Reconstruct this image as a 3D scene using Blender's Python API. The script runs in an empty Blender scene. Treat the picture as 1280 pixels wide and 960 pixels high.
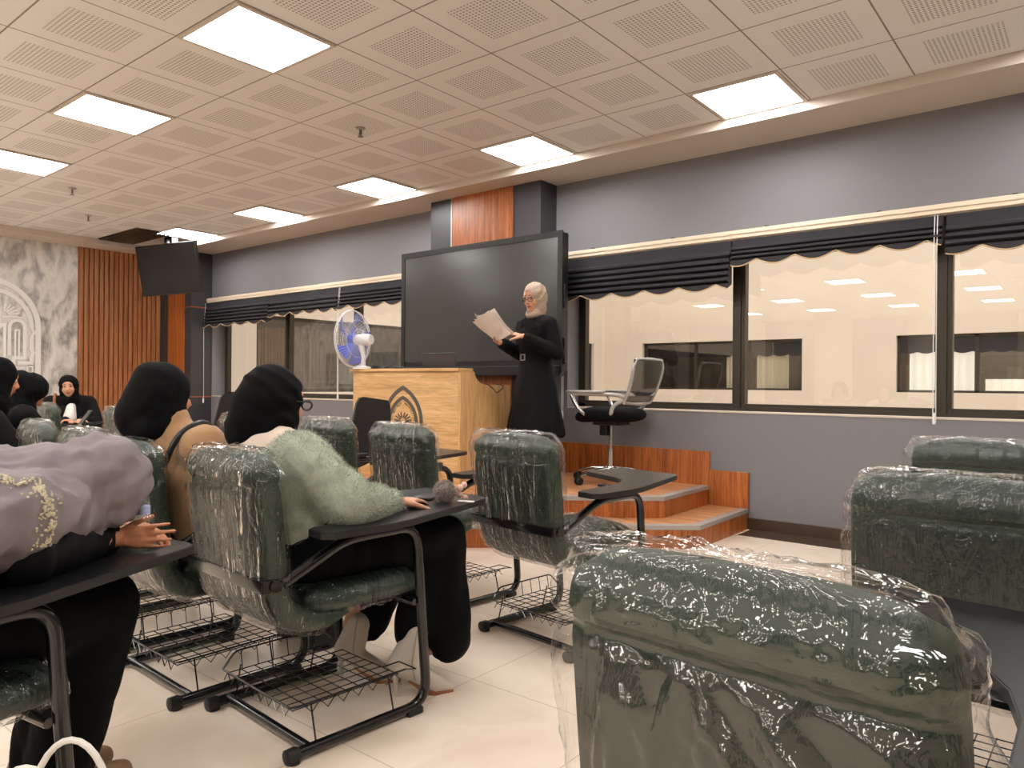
import bpy, bmesh, math, random
from math import sin, cos, pi, radians, sqrt, atan2
from mathutils import Vector, Matrix, noise
random.seed(7)
SC = bpy.context.scene
COL = SC.collection
# ------------------------------------------------------------------ camera, world, exposure
F_PX, YAW, ROLL, CAM_Z = 920.46, 0.679538, 0.0077474, 1.07
fw = Vector((-sin(YAW), cos(YAW), 0)); rt = Vector((cos(YAW), sin(YAW), 0)); up = Vector((0, 0, 1))
r2 = rt*cos(ROLL)+up*sin(ROLL); u2 = up*cos(ROLL)-rt*sin(ROLL)
cd = bpy.data.cameras.new('camera'); cam = bpy.data.objects.new('camera', cd); COL.objects.link(cam)
cam.matrix_world = Matrix(((r2.x, u2.x, -fw.x, 0), (r2.y, u2.y, -fw.y, 0), (r2.z, u2.z, -fw.z, CAM_Z), (0, 0, 0, 1)))
cd.sensor_width = 36; cd.lens = F_PX/1280*36; cd.clip_start = .02
SC.camera = cam
SC.view_settings.view_transform = 'Standard'; SC.view_settings.look = 'None'
SC.view_settings.exposure = 0.0; SC.view_settings.gamma = 1; SC.view_settings.use_curve_mapping = False
W = bpy.data.worlds.new('world'); SC.world = W; W.use_nodes = True
W.node_tree.nodes['Background'].inputs[0].default_value = (1.0, .96, .91, 1)
W.node_tree.nodes['Background'].inputs[1].default_value = 2.5
PANEL_STRENGTH = 25
SC.cycles.transparent_max_bounces = 24
SC.cycles.max_bounces = 10
SC.cycles.sample_clamp_indirect = 6
SC.cycles.caustics_reflective = False; SC.cycles.caustics_refractive = False

# ------------------------------------------------------------------ materials
def srgb(r, g, b):
    f = lambda c: (c/255/12.92) if c/255 <= .04045 else ((c/255+.055)/1.055)**2.4
    return (f(r), f(g), f(b), 1)
class NT:
    def __init__(s, name):
        s.m = bpy.data.materials.new(name); s.m.use_nodes = True; s.t = s.m.node_tree; s.n = s.t.nodes; s.l = s.t.links
        s.p = s.n['Principled BSDF']; s.out = s.n['Material Output']
    def add(s, typ, **kw):
        n = s.n.new(typ)
        for k, v in kw.items():
            if k in ('i',):
                for a, b in v.items(): n.inputs[a].default_value = b
            else: setattr(n, k, v)
        return n
    def link(s, a, b): s.l.new(a, b)
    def coords(s, scale=(1, 1, 1), kind='Object', rot=(0, 0, 0), loc=(0, 0, 0)):
        tc = s.add('ShaderNodeTexCoord'); mp = s.add('ShaderNodeMapping')
        mp.inputs['Scale'].default_value = scale; mp.inputs['Rotation'].default_value = rot; mp.inputs['Location'].default_value = loc
        s.link(tc.outputs[kind], mp.inputs['Vector']); return mp.outputs['Vector']
    def ramp(s, fac, stops):
        r = s.add('ShaderNodeValToRGB'); e = r.color_ramp.elements
        while len(e) < len(stops): e.new(.5)
        for k, (p, c) in enumerate(stops): e[k].position = p; e[k].color = c
        s.link(fac, r.inputs['Fac']); return r.outputs['Color']
    def math(s, op, a, b=None, c=None):
        n = s.add('ShaderNodeMath', operation=op)
        for k, v in enumerate((a, b, c)):
            if v is None: continue
            if isinstance(v, (int, float)): n.inputs[k].default_value = v
            else: s.link(v, n.inputs[k])
        return n.outputs[0]
    def bump(s, h, strength=.3, dist=.01):
        b = s.add('ShaderNodeBump', i={'Strength': strength, 'Distance': dist}); s.link(h, b.inputs['Height'])
        s.link(b.outputs['Normal'], s.p.inputs['Normal']); return b.outputs['Normal']
def plain(name, col, rough=.5, metal=0, bump=0, scale=60, spec=.5, coat=0, var=0, sheen=0, em=None, ems=0):
    t = NT(name); p = t.p
    p.inputs['Base Color'].default_value = col; p.inputs['Roughness'].default_value = rough; p.inputs['Metallic'].default_value = metal
    p.inputs['Specular IOR Level'].default_value = spec; p.inputs['Coat Weight'].default_value = coat; p.inputs['Sheen Weight'].default_value = sheen
    nz = t.add('ShaderNodeTexNoise', i={'Scale': scale, 'Detail': 4}); t.link(t.coords(), nz.inputs['Vector'])
    if var:
        lo = tuple(c*(1-var) for c in col[:3])+(1,); hi = tuple(min(1, c*(1+var)) for c in col[:3])+(1,)
        t.link(t.ramp(nz.outputs['Fac'], [(.3, lo), (.7, hi)]), p.inputs['Base Color'])
    if bump: t.bump(nz.outputs['Fac'], bump, .004)
    if em: p.inputs['Emission Color'].default_value = em; p.inputs['Emission Strength'].default_value = ems
    return t.m
def wood(name, dark, light, scale=(30, 30, 1.2), rough=.4, dist=2.0, bands=3.0, coat=0):
    t = NT(name); v = t.coords(scale)
    n1 = t.add('ShaderNodeTexNoise', i={'Scale': 1.0, 'Detail': 6, 'Roughness': .65, 'Distortion': .6}); t.link(v, n1.inputs['Vector'])
    n2 = t.add('ShaderNodeTexNoise', i={'Scale': bands, 'Detail': 3, 'Distortion': dist}); t.link(v, n2.inputs['Vector'])
    f = t.math('ADD', t.math('MULTIPLY', n1.outputs['Fac'], .55), t.math('MULTIPLY', n2.outputs['Fac'], .45))
    mid = tuple((a+b)/2 for a, b in zip(dark, light))
    t.link(t.ramp(f, [(.36, dark), (.5, mid), (.62, light)]), t.p.inputs['Base Color'])
    t.p.inputs['Roughness'].default_value = rough; t.p.inputs['Coat Weight'].default_value = coat
    t.bump(f, .08, .003); return t.m
M = {}
M['wall'] = plain('grey_paint', srgb(124, 122, 126), .55, bump=.05, scale=90)
M['cream'] = plain('cream_paint', srgb(225, 217, 208), .6, bump=.03)
M['soffit'] = plain('soffit_paint', srgb(205, 192, 180), .6)
M['dark_clad'] = plain('dark_cladding', srgb(58, 57, 60), .42, bump=.02)
M['wood_red'] = wood('teak_veneer', srgb(118, 60, 22), srgb(200, 116, 56), (34, 34, 1.0), .38)
M['wood_slat'] = wood('slat_wood', srgb(128, 76, 40), srgb(196, 130, 80), (30, 30, .8), .45)
M['oak'] = wood('pale_oak', srgb(196, 150, 96), srgb(236, 196, 140), (1.1, 6, 16), .5, 2.5, 2.2)
M['oak_v'] = wood('pale_oak_upright', srgb(192, 146, 92), srgb(230, 188, 132), (14, 14, 1.0), .5)
M['laminate'] = wood('floor_laminate', srgb(158, 100, 60), srgb(214, 158, 112), (1.2, 14, 14), .35)
M['nosing'] = plain('step_nosing', srgb(168, 163, 158), .45, .3)
M['granite'] = plain('brown_granite', srgb(72, 54, 44), .3, var=.5, scale=160)
M['black_metal'] = plain('black_gloss_metal', srgb(16, 16, 17), .22, .1, coat=.4)
M['black_cap'] = plain('black_rubber', srgb(24, 24, 25), .55)
M['tablet'] = plain('black_tablet', srgb(20, 20, 22), .3, bump=.12, scale=900, var=.1)
M['leather'] = plain('green_leather', srgb(26, 45, 31), .45, bump=.25, scale=420, var=.12)
M['leather_panel'] = plain('green_leather_panel', srgb(22, 34, 25), .45, bump=.2, scale=420)
M['frame_alu'] = plain('dark_bronze_aluminium', srgb(64, 58, 49), .35, .4)
M['rail'] = plain('cream_headrail', srgb(226, 208, 184), .5)
M['shade'] = plain('charcoal_fabric', srgb(40, 38, 43), .85, bump=.3, scale=500, var=.15)
M['trimgold'] = plain('beige_trim', srgb(190, 160, 120), .7)
M['white'] = plain('white_plastic', srgb(232, 230, 230), .4)
M['blackplastic'] = plain('black_plastic', srgb(20, 20, 21), .4)
M['screen'] = plain('screen_glass', srgb(56, 57, 55), .2, spec=.6)
M['tvscreen'] = plain('tv_screen', srgb(16, 15, 16), .2)
M['chrome'] = plain('chrome', srgb(215, 212, 208), .12, 1)
M['alu_grey'] = plain('light_grey_plastic', srgb(178, 174, 170), .35, .3)
M['skin'] = plain('skin', srgb(206, 150, 120), .5, bump=.05, scale=200)
M['skin_warm'] = plain('skin_warm', srgb(200, 134, 98), .5, bump=.05, scale=200)
M['skin_tan'] = plain('skin_tan', srgb(186, 122, 90), .5)
M['lips'] = plain('lips', srgb(160, 70, 66), .45)
M['brow'] = plain('dark_hair', srgb(36, 26, 22), .7)
M['eyewhite'] = plain('eye_white', srgb(225, 220, 215), .3)
M['iris'] = plain('iris', srgb(30, 20, 16), .2)
M['black_cloth'] = plain('black_cloth', srgb(7, 7, 8), .85, bump=.2, scale=300, spec=.15)
M['black_coat'] = plain('black_coat', srgb(11, 10, 12), .8, bump=.2, scale=300, spec=.2)
M['brown_coat'] = plain('camel_coat', srgb(160, 122, 84), .85, bump=.3, scale=300, sheen=.2)
M['brown_dark'] = plain('brown_cloth', srgb(92, 62, 38), .85, bump=.2, scale=300)
M['beige_scarf'] = plain('beige_scarf', srgb(176, 154, 134), .8, bump=.15, scale=60, var=.1)
M['cream_cloth'] = plain('cream_cloth', srgb(222, 204, 186), .8, bump=.15, scale=120)
M['sage'] = plain('sage_fur', srgb(166, 174, 156), .95, sheen=.3, var=.2, scale=25)
M['grey_scarf'] = plain('grey_scarf', srgb(128, 118, 120), .85, bump=.15, scale=300)
M['white_boot'] = plain('white_leather', srgb(200, 190, 178), .4, bump=.1, scale=80)
M['paper'] = plain('paper', srgb(232, 222, 216), .6)
M['marble_white'] = plain('white_relief', srgb(230, 226, 222), .5)
M['logo_dark'] = plain('logo_grey', srgb(92, 84, 76), .5)
M['vent'] = plain('vent_brown', srgb(74, 62, 54), .6)
M['purple'] = plain('film_blue', srgb(170, 180, 225), .3)
M['beads'] = plain('bead_embroidery', srgb(205, 196, 168), .4, var=.3, scale=200)
M['bag'] = plain('white_cord', srgb(226, 220, 214), .5)
M['pom'] = plain('grey_fur', srgb(160, 148, 142), .95, sheen=.4, var=.15)
M['rose'] = plain('rose_beads', srgb(205, 170, 150), .4)
M['sprink'] = plain('sprinkler_metal', srgb(120, 110, 100), .4, .6)
M['fanblue'] = plain('fan_blade', srgb(92, 112, 214), .35)
M['vinyl'] = plain('red_trim', srgb(150, 88, 60), .4)
M['leather_tan'] = plain('tan_strap', srgb(150, 96, 60), .5)
M['court'] = plain('courtyard_render', srgb(222, 209, 194), .9, var=.03, scale=1.2)
M['far_dark'] = plain('far_room_dark', srgb(96, 84, 72), .6, var=.4, scale=1.5)
M['far_curtain'] = plain('far_curtain', srgb(225, 215, 190), .8)
M['far_curtain_glow'] = plain('backlight_glow_curtain', srgb(240, 235, 222), .8, em=(1, .95, .86, 1), ems=.6)  # emission put into the cloth in place of light coming through it
M['sneaker'] = plain('tan_canvas', srgb(150, 118, 92), .8, bump=.3, scale=200)

def m_emit(name, col, s):
    t = NT(name); e = t.add('ShaderNodeEmission', i={'Color': col, 'Strength': s}); t.link(e.outputs[0], t.out.inputs['Surface']); return t.m
M['panel'] = m_emit('light_panel', (1.0, .98, .955, 1), PANEL_STRENGTH)
M['farlamp'] = m_emit('far_lamp', (1.0, .92, .78, 1), 30)
def schlick(t, normal=None, f0=.04):
    ge = t.add('ShaderNodeNewGeometry'); dt = t.add('ShaderNodeVectorMath', operation='DOT_PRODUCT')
    t.link(ge.outputs['Incoming'], dt.inputs[0]); t.link(normal if normal is not None else ge.outputs['Normal'], dt.inputs[1])
    c = t.math('SUBTRACT', 1.0, t.math('MINIMUM', t.math('ABSOLUTE', dt.outputs['Value']), 1.0))
    return t.math('ADD', t.math('MULTIPLY', t.math('POWER', c, 5.0), 1-f0), f0)
def m_glass(name, base=.04, tint=(.97, .97, .96, 1), rough=0.0, k=.8):
    t = NT(name); tr = t.add('ShaderNodeBsdfTransparent', i={'Color': tint}); gl = t.add('ShaderNodeBsdfGlossy', i={'Roughness': rough})
    f = t.math('MINIMUM', t.math('ADD', t.math('MULTIPLY', schlick(t), k), base), .95)
    mx = t.add('ShaderNodeMixShader'); t.link(f, mx.inputs[0]); t.link(tr.outputs[0], mx.inputs[1]); t.link(gl.outputs[0], mx.inputs[2])
    t.link(mx.outputs[0], t.out.inputs['Surface']); return t.m
M['glass'] = m_glass('window_glass', .04, k=1.0)
M['clear'] = m_glass('clear_plastic', .04)
def m_film(name, fine=30, fs=.22, streak=(26, 26, 2.2), ss=1.0, rough=.035, base=.01, haze=.0):
    t = NT(name); tr = t.add('ShaderNodeBsdfTransparent', i={'Color': (.97, .97, .97, 1)})
    gl = t.add('ShaderNodeBsdfGlossy', i={'Roughness': rough, 'Color': (1, 1, 1, 1)}); df = t.add('ShaderNodeBsdfDiffuse', i={'Color': (.8, .8, .78, 1)})
    n1 = t.add('ShaderNodeTexNoise', i={'Scale': fine, 'Detail': 3, 'Distortion': 1.2}); t.link(t.coords(), n1.inputs['Vector'])
    n2 = t.add('ShaderNodeTexNoise', i={'Scale': 1, 'Detail': 3, 'Distortion': .8}); t.link(t.coords(streak, rot=(0, .25, .1)), n2.inputs['Vector'])
    h = t.math('ADD', t.math('MULTIPLY', n1.outputs['Fac'], fs), t.math('MULTIPLY', n2.outputs['Fac'], ss))
    b = t.add('ShaderNodeBump', i={'Strength': 1.0, 'Distance': .03}); t.link(h, b.inputs['Height'])
    t.link(b.outputs[0], gl.inputs['Normal'])
    f = t.math('MINIMUM', t.math('ADD', t.math('MULTIPLY', schlick(t, b.outputs[0]), .9), base), .9)
    m0 = t.add('ShaderNodeMixShader', i={0: haze}); t.link(tr.outputs[0], m0.inputs[1]); t.link(df.outputs[0], m0.inputs[2])
    mx = t.add('ShaderNodeMixShader'); t.link(f, mx.inputs[0]); t.link(m0.outputs[0], mx.inputs[1]); t.link(gl.outputs[0], mx.inputs[2])
    t.link(mx.outputs[0], t.out.inputs['Surface']); return t.m
M['film'] = m_film('plastic_film')
M['film_near'] = m_film('plastic_film_near', fine=30, fs=.04, streak=(16, 16, 2), ss=.35, rough=.03, base=.03, haze=.0)
def m_ceiling():
    t = NT('perforated_ceiling_tiles'); tc = t.add('ShaderNodeTexCoord'); sp = t.add('ShaderNodeSeparateXYZ'); t.link(tc.outputs['Object'], sp.inputs[0])
    fx = t.math('FRACT', t.math('DIVIDE', t.math('ADD', sp.outputs[0], 2.70+60), .6)); fy = t.math('FRACT', t.math('DIVIDE', t.math('ADD', sp.outputs[1], -2.534+60), .6))
    ax = t.math('ABSOLUTE', t.math('SUBTRACT', fx, .5)); ay = t.math('ABSOLUTE', t.math('SUBTRACT', fy, .5))
    mxx = t.math('MAXIMUM', ax, ay); seam = t.math('GREATER_THAN', mxx, .4925)
    zone = t.math('LESS_THAN', mxx, .302)
    K = 27
    hx = t.math('SUBTRACT', t.math('FRACT', t.math('MULTIPLY', fx, K)), .5); hy = t.math('SUBTRACT', t.math('FRACT', t.math('MULTIPLY', fy, K)), .5)
    d = t.math('SQRT', t.math('ADD', t.math('MULTIPLY', hx, hx), t.math('MULTIPLY', hy, hy)))
    hole = t.math('MULTIPLY', t.math('LESS_THAN', d, .31), zone)
    m1 = t.add('ShaderNodeMix', data_type='RGBA'); m1.inputs['A'].default_value = srgb(237, 234, 231); m1.inputs['B'].default_value = srgb(165, 157, 150); t.link(hole, m1.inputs['Factor'])
    m2 = t.add('ShaderNodeMix', data_type='RGBA'); t.link(m1.outputs['Result'], m2.inputs['A']); m2.inputs['B'].default_value = srgb(135, 125, 117); t.link(seam, m2.inputs['Factor'])
    t.link(m2.outputs['Result'], t.p.inputs['Base Color']); t.p.inputs['Roughness'].default_value = .5
    t.bump(t.math('MULTIPLY', seam, -1.0), .6, .01); return t.m
M['ceiling'] = m_ceiling()
def m_floor():
    t = NT('beige_floor_tiles'); tc = t.add('ShaderNodeTexCoord'); sp = t.add('ShaderNodeSeparateXYZ'); t.link(tc.outputs['Object'], sp.inputs[0])
    fx = t.math('FRACT', t.math('DIVIDE', t.math('ADD', sp.outputs[0], 1.78+60), .6)); fy = t.math('FRACT', t.math('DIVIDE', t.math('ADD', sp.outputs[1], -1.99+60), .6))
    mxx = t.math('MAXIMUM', t.math('ABSOLUTE', t.math('SUBTRACT', fx, .5)), t.math('ABSOLUTE', t.math('SUBTRACT', fy, .5)))
    seam = t.math('GREATER_THAN', mxx, .4965)
    n = t.add('ShaderNodeTexNoise', i={'Scale': 2.2, 'Detail': 7, 'Distortion': 1.3}); t.link(tc.outputs['Object'], n.inputs['Vector'])
    c = t.ramp(n.outputs['Fac'], [(.3, srgb(224, 205, 184)), (.5, srgb(236, 219, 200)), (.7, srgb(243, 228, 211))])
    m2 = t.add('ShaderNodeMix', data_type='RGBA'); t.link(c, m2.inputs['A']); m2.inputs['B'].default_value = srgb(198, 178, 156); t.link(seam, m2.inputs['Factor'])
    t.link(m2.outputs['Result'], t.p.inputs['Base Color']); t.p.inputs['Roughness'].default_value = .28; return t.m
M['floor'] = m_floor()
def m_marble():
    t = NT('grey_marble'); v = t.coords((1.3, 1.9, .9), rot=(.7, .2, .3))
    n0 = t.add('ShaderNodeTexNoise', i={'Scale': 1.6, 'Detail': 8, 'Roughness': .7, 'Distortion': 2.2}); t.link(v, n0.inputs['Vector'])
    w = t.add('ShaderNodeTexWave', i={'Scale': 1.1, 'Distortion': 14, 'Detail': 5, 'Detail Scale': 1.6}); t.link(v, w.inputs['Vector'])
    f = t.math('ADD', t.math('MULTIPLY', n0.outputs['Fac'], .75), t.math('MULTIPLY', w.outputs['Fac'], .25))
    t.link(t.ramp(f, [(.28, srgb(138, 133, 129)), (.4, srgb(178, 173, 168)), (.5, srgb(202, 198, 193)), (.7, srgb(226, 222, 217))]), t.p.inputs['Base Color'])
    t.p.inputs['Roughness'].default_value = .25; return t.m
M['marble'] = m_marble()

# ------------------------------------------------------------------ mesh helpers
class G:
    """collects geometry for ONE mesh object"""
    def __init__(s): s.v = []; s.f = []
    def add(s, v, f):
        o = len(s.v); s.v += [tuple(p) for p in v]; s.f += [tuple(i+o for i in q) for q in f]; return s
    def box(s, x0, x1, y0, y1, z0, z1, b=0):
        if b <= 0:
            s.add([(x0, y0, z0), (x1, y0, z0), (x1, y1, z0), (x0, y1, z0), (x0, y0, z1), (x1, y0, z1), (x1, y1, z1), (x0, y1, z1)],
                  [(0, 3, 2, 1), (4, 5, 6, 7), (0, 1, 5, 4), (1, 2, 6, 5), (2, 3, 7, 6), (3, 0, 4, 7)])
        else:
            bm = bmesh.new(); bmesh.ops.create_cube(bm, size=1)
            for q in bm.verts: q.co = Vector(((x0+x1)/2+q.co.x*(x1-x0), (y0+y1)/2+q.co.y*(y1-y0), (z0+z1)/2+q.co.z*(z1-z0)))
            bmesh.ops.bevel(bm, geom=bm.edges[:], offset=b, segments=2, profile=.5, affect='EDGES')
            bm.verts.ensure_lookup_table(); s.add([q.co for q in bm.verts], [[q.index for q in f.verts] for f in bm.faces]); bm.free()
        return s
    def tube(s, pts, r, n=10, closed=False, cap=True):
        pts = [Vector(p) for p in pts]; N = len(pts); rr = r if isinstance(r, (list, tuple)) else [r]*N
        tans = []
        for k in range(N):
            a = pts[k-1] if (k > 0 or closed) else pts[k]; b = pts[(k+1) % N] if (k < N-1 or closed) else pts[k]
            d = b-a; tans.append(d.normalized() if d.length > 1e-9 else Vector((0, 0, 1)))
        nrm = tans[0].orthogonal().normalized(); vs = []
        for k in range(N):
            nrm = nrm-tans[k]*nrm.dot(tans[k]); nrm = nrm.normalized() if nrm.length > 1e-6 else tans[k].orthogonal().normalized()
            bn = tans[k].cross(nrm)
            for j in range(n):
                a = 2*pi*j/n; vs.append(pts[k]+(nrm*cos(a)+bn*sin(a))*rr[k])
        fs = []
        for k in range(N if closed else N-1):
            k2 = (k+1) % N
            for j in range(n): fs.append((k*n+j, k*n+(j+1) % n, k2*n+(j+1) % n, k2*n+j))
        if cap and not closed: fs += [tuple(range(n-1, -1, -1)), tuple((N-1)*n+j for j in range(n))]
        return s.add(vs, fs)
    def lathe(s, prof, c=(0, 0, 0), axis=(0, 0, 1), n=24):
        ax = Vector(axis).normalized(); e1 = ax.orthogonal().normalized(); e2 = ax.cross(e1); c = Vector(c); vs = []; fs = []
        for r, h in prof:
            for j in range(n):
                a = 2*pi*j/n; vs.append(c+ax*h+(e1*cos(a)+e2*sin(a))*max(r, 1e-4))
        for k in range(len(prof)-1):
            for j in range(n): fs.append((k*n+j, k*n+(j+1) % n, (k+1)*n+(j+1) % n, (k+1)*n+j))
        fs += [tuple(range(n-1, -1, -1)), tuple((len(prof)-1)*n+j for j in range(n))]
        return s.add(vs, fs)
    def ell(s, c, r, rot=None, n=16, m=12):
        c = Vector(c); r = (r, r, r) if isinstance(r, (int, float)) else r
        vs = []; fs = []
        for i in range(m+1):
            t = pi*i/m
            for j in range(n):
                a = 2*pi*j/n; p = Vector((r[0]*sin(t)*cos(a), r[1]*sin(t)*sin(a), r[2]*cos(t)))
                if i in (0, m): p += Vector((1e-5*cos(a), 1e-5*sin(a), 0))
                if rot is not None: p = rot @ p
                vs.append(c+p)
        for i in range(m):
            for j in range(n): fs.append((i*n+j, (i+1)*n+j, (i+1)*n+(j+1) % n, i*n+(j+1) % n))
        fs += [tuple(range(n)), tuple(m*n+j for j in range(n-1, -1, -1))]
        return s.add(vs, fs)
    def cone(s, p0, r0, p1, r1, n=14):
        """capsule whose radius runs from r0 to r1"""
        p0, p1 = Vector(p0), Vector(p1); d = p1-p0; L = d.length
        if L < 1e-6: return s.ell(p0, max(r0, r1))
        d = d/L; pts = []; rs = []
        for k in range(5): t = pi/2*(k/4); pts.append(p0-d*r0*cos(t)); rs.append(max(r0*sin(t), 1e-4))
        for k in range(5): t = pi/2*(1-k/4); pts.append(p1+d*r1*cos(t)); rs.append(max(r1*sin(t), 1e-4))
        return s.tube(pts, rs, n)
    def chain(s, pts, rs):
        for k in range(len(pts)-1): s.cone(pts[k], rs[k], pts[k+1], rs[k+1])
        return s
    def prism(s, poly, z0, z1, fn=None):
        """polygon (x,y) extruded from z0 to z1; fn maps (x,y,z) to a point"""
        n = len(poly); fn = fn or (lambda x, y, z: (x, y, z))
        a = sum(poly[k][0]*poly[(k+1) % n][1]-poly[(k+1) % n][0]*poly[k][1] for k in range(n))
        if a < 0: poly = poly[::-1]
        vs = [fn(x, y, z0) for x, y in poly]+[fn(x, y, z1) for x, y in poly]
        fs = [tuple(range(n-1, -1, -1)), tuple(range(n, 2*n))]+[(k, (k+1) % n, n+(k+1) % n, n+k) for k in range(n)]
        return s.add(vs, fs)
    def strip(s, pts, w, z0, z1, fn=None, closed=False):
        """flat band of width w following a 2D polyline, extruded"""
        fn = fn or (lambda x, y, z: (x, y, z)); P = [Vector(p) for p in pts]; N = len(P); L = []; R = []
        for k in range(N):
            a = P[k-1] if (k > 0 or closed) else None; b = P[(k+1) % N] if (k < N-1 or closed) else None
            d1 = (P[k]-a).normalized() if a is not None else None; d2 = (b-P[k]).normalized() if b is not None else None
            d1 = d1 or d2; d2 = d2 or d1; t = d1+d2; t = t.normalized() if t.length > 1e-6 else d1
            n = Vector((-t.y, t.x)); c = max(.35, n.dot(Vector((-d1.y, d1.x)))); L.append(P[k]+n*w/2/c); R.append(P[k]-n*w/2/c)
        vs = []
        for k in range(N): vs += [fn(L[k].x, L[k].y, z0), fn(R[k].x, R[k].y, z0), fn(R[k].x, R[k].y, z1), fn(L[k].x, L[k].y, z1)]
        fs = []
        for k in range(N if closed else N-1):
            a, b = 4*k, 4*((k+1) % N)
            for j in range(4): fs.append((a+j, a+(j+1) % 4, b+(j+1) % 4, b+j))
        if not closed: fs += [(3, 2, 1, 0), tuple(4*(N-1)+j for j in range(4))]
        return s.add(vs, fs)
    def grid(s, fn, nu, nv, wrap=False):
        vs = [fn(i/nu, j/nv) for j in range(nv+1) for i in range(nu if wrap else nu+1)]; k = nu if wrap else nu+1; fs = []
        for j in range(nv):
            for i in range(nu): fs.append((j*k+i, j*k+(i+1) % k, (j+1)*k+(i+1) % k, (j+1)*k+i))
        return s.add(vs, fs)
    def xf(s, mtx):
        s.v = [tuple(mtx @ Vector(p)) for p in s.v]; return s
def mesh_of(name, g, mat, smooth=True, fixn=True):
    me = bpy.data.meshes.new(name); me.from_pydata(g.v, [], g.f); me.update()
    if fixn:
        bm = bmesh.new(); bm.from_mesh(me); bmesh.ops.recalc_face_normals(bm, faces=bm.faces[:]); bm.to_mesh(me); bm.free()
    me.materials.append(mat)
    if smooth: shade(me)
    return me
def shade(me, ang=40):
    me.polygons.foreach_set('use_smooth', [True]*len(me.polygons))
    try: me.set_sharp_from_angle(angle=radians(ang))
    except Exception: pass
def obj(name, g, mat, parent=None, smooth=True, label=None, loc=None):
    o = bpy.data.objects.new(name, mesh_of(name, g, mat, smooth) if isinstance(g, G) else g); COL.objects.link(o)
    if parent: o.parent = parent
    if label: o['label'] = label
    if loc: o.location = loc
    return o
def tag(o, label, cat, group=None):
    o['label'] = label; o['category'] = cat
    if group: o['group'] = group
    return o
def thing(name, label, cat, loc=(0, 0, 0), rz=0, group=None):
    o = bpy.data.objects.new(name, None); COL.objects.link(o); o.location = loc; o.rotation_euler = (0, 0, rz); o.empty_display_size = .1
    return tag(o, label, cat, group)
def struct(name, g, mat, smooth=False):
    o = obj(name, g, mat, smooth=smooth); o['kind'] = 'structure'; return o
def copy_tree(o, parent=None):
    c = o.copy(); COL.objects.link(c)
    if parent: c.parent = parent
    for ch in o.children: copy_tree(ch, c)
    return c
def fillet(pts, rad, n=6):
    pts = [Vector(p) for p in pts]; out = [pts[0]]
    for k in range(1, len(pts)-1):
        a, b, c = pts[k-1], pts[k], pts[k+1]; r = rad[k-1] if isinstance(rad, (list, tuple)) else rad
        d1 = (a-b); d2 = (c-b); l = min(r, d1.length*.49, d2.length*.49); p = b+d1.normalized()*l; q = b+d2.normalized()*l
        for j in range(n+1): t = j/n; out.append(p*(1-t)**2+b*2*t*(1-t)+q*t*t)
    return out+[pts[-1]]
def interp(tab, t):
    for k in range(len(tab)-1):
        a, b = tab[k], tab[k+1]
        if t <= b[0]:
            u = (t-a[0])/(b[0]-a[0]); u = max(0, min(1, u)); return [x*(1-u)+y*u for x, y in zip(a[1:], b[1:])]
    return list(tab[-1][1:])
def spline(pts, n):
    """Catmull-Rom through points of any dimension"""
    P = [Vector(p) for p in pts]; P = [P[0]*2-P[1]]+P+[P[-1]*2-P[-2]]; out = []; S = len(P)-3
    for k in range(n+1):
        t = k/n*S; i = min(int(t), S-1); u = t-i; a, b, c, d = P[i:i+4]
        out.append(.5*((2*b)+(c-a)*u+(2*a-5*b+4*c-d)*u*u+(3*b-a-3*c+d)*u**3))
    return out
def remesh(name, g, mat, voxel=.01, smooth=6, disp=None, cutter=None):
    """fuses all pieces of g into one continuous skin"""
    me = bpy.data.meshes.new('tmp'); me.from_pydata(g.v, [], g.f); me.update()
    bm = bmesh.new(); bm.from_mesh(me); bmesh.ops.recalc_face_normals(bm, faces=bm.faces[:]); bm.to_mesh(me); bm.free()
    o = bpy.data.objects.new('tmp', me); COL.objects.link(o)
    md = o.modifiers.new('r', 'REMESH'); md.mode = 'VOXEL'; md.voxel_size = voxel; md.use_smooth_shade = True
    if smooth:
        sm = o.modifiers.new('s', 'SMOOTH'); sm.factor = .5; sm.iterations = smooth
    co = None
    if cutter:
        cm = bpy.data.meshes.new('cut'); cm.from_pydata(cutter.v, [], cutter.f); cm.update()
        bm = bmesh.new(); bm.from_mesh(cm); bmesh.ops.recalc_face_normals(bm, faces=bm.faces[:]); bm.to_mesh(cm); bm.free()
        co = bpy.data.objects.new('cut', cm); COL.objects.link(co)
        b = o.modifiers.new('b', 'BOOLEAN'); b.operation = 'DIFFERENCE'; b.object = co; b.solver = 'EXACT'
    bpy.context.view_layer.update()
    dg = bpy.context.evaluated_depsgraph_get(); res = bpy.data.meshes.new_from_object(o.evaluated_get(dg)); res.name = name
    bpy.data.objects.remove(o)
    if co: bpy.data.objects.remove(co)
    if disp:
        ns = [v.normal.copy() for v in res.vertices]
        for v, nn in zip(res.vertices, ns):
            d = disp(v.co, nn); v.co += d if isinstance(d, Vector) else nn*d
        res.update()
    res.materials.clear(); res.materials.append(mat); res.polygons.foreach_set('use_smooth', [True]*len(res.polygons))
    return res
def hull_obj(name, g, mat, parent, voxel=.01, smooth=6, disp=None, cutter=None, label=None):
    return obj(name, remesh(name, g, mat, voxel, smooth, disp, cutter), mat, parent, label=label)
V = Vector
nz = lambda p, s=1.0: noise.noise(Vector(p)*s)
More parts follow.
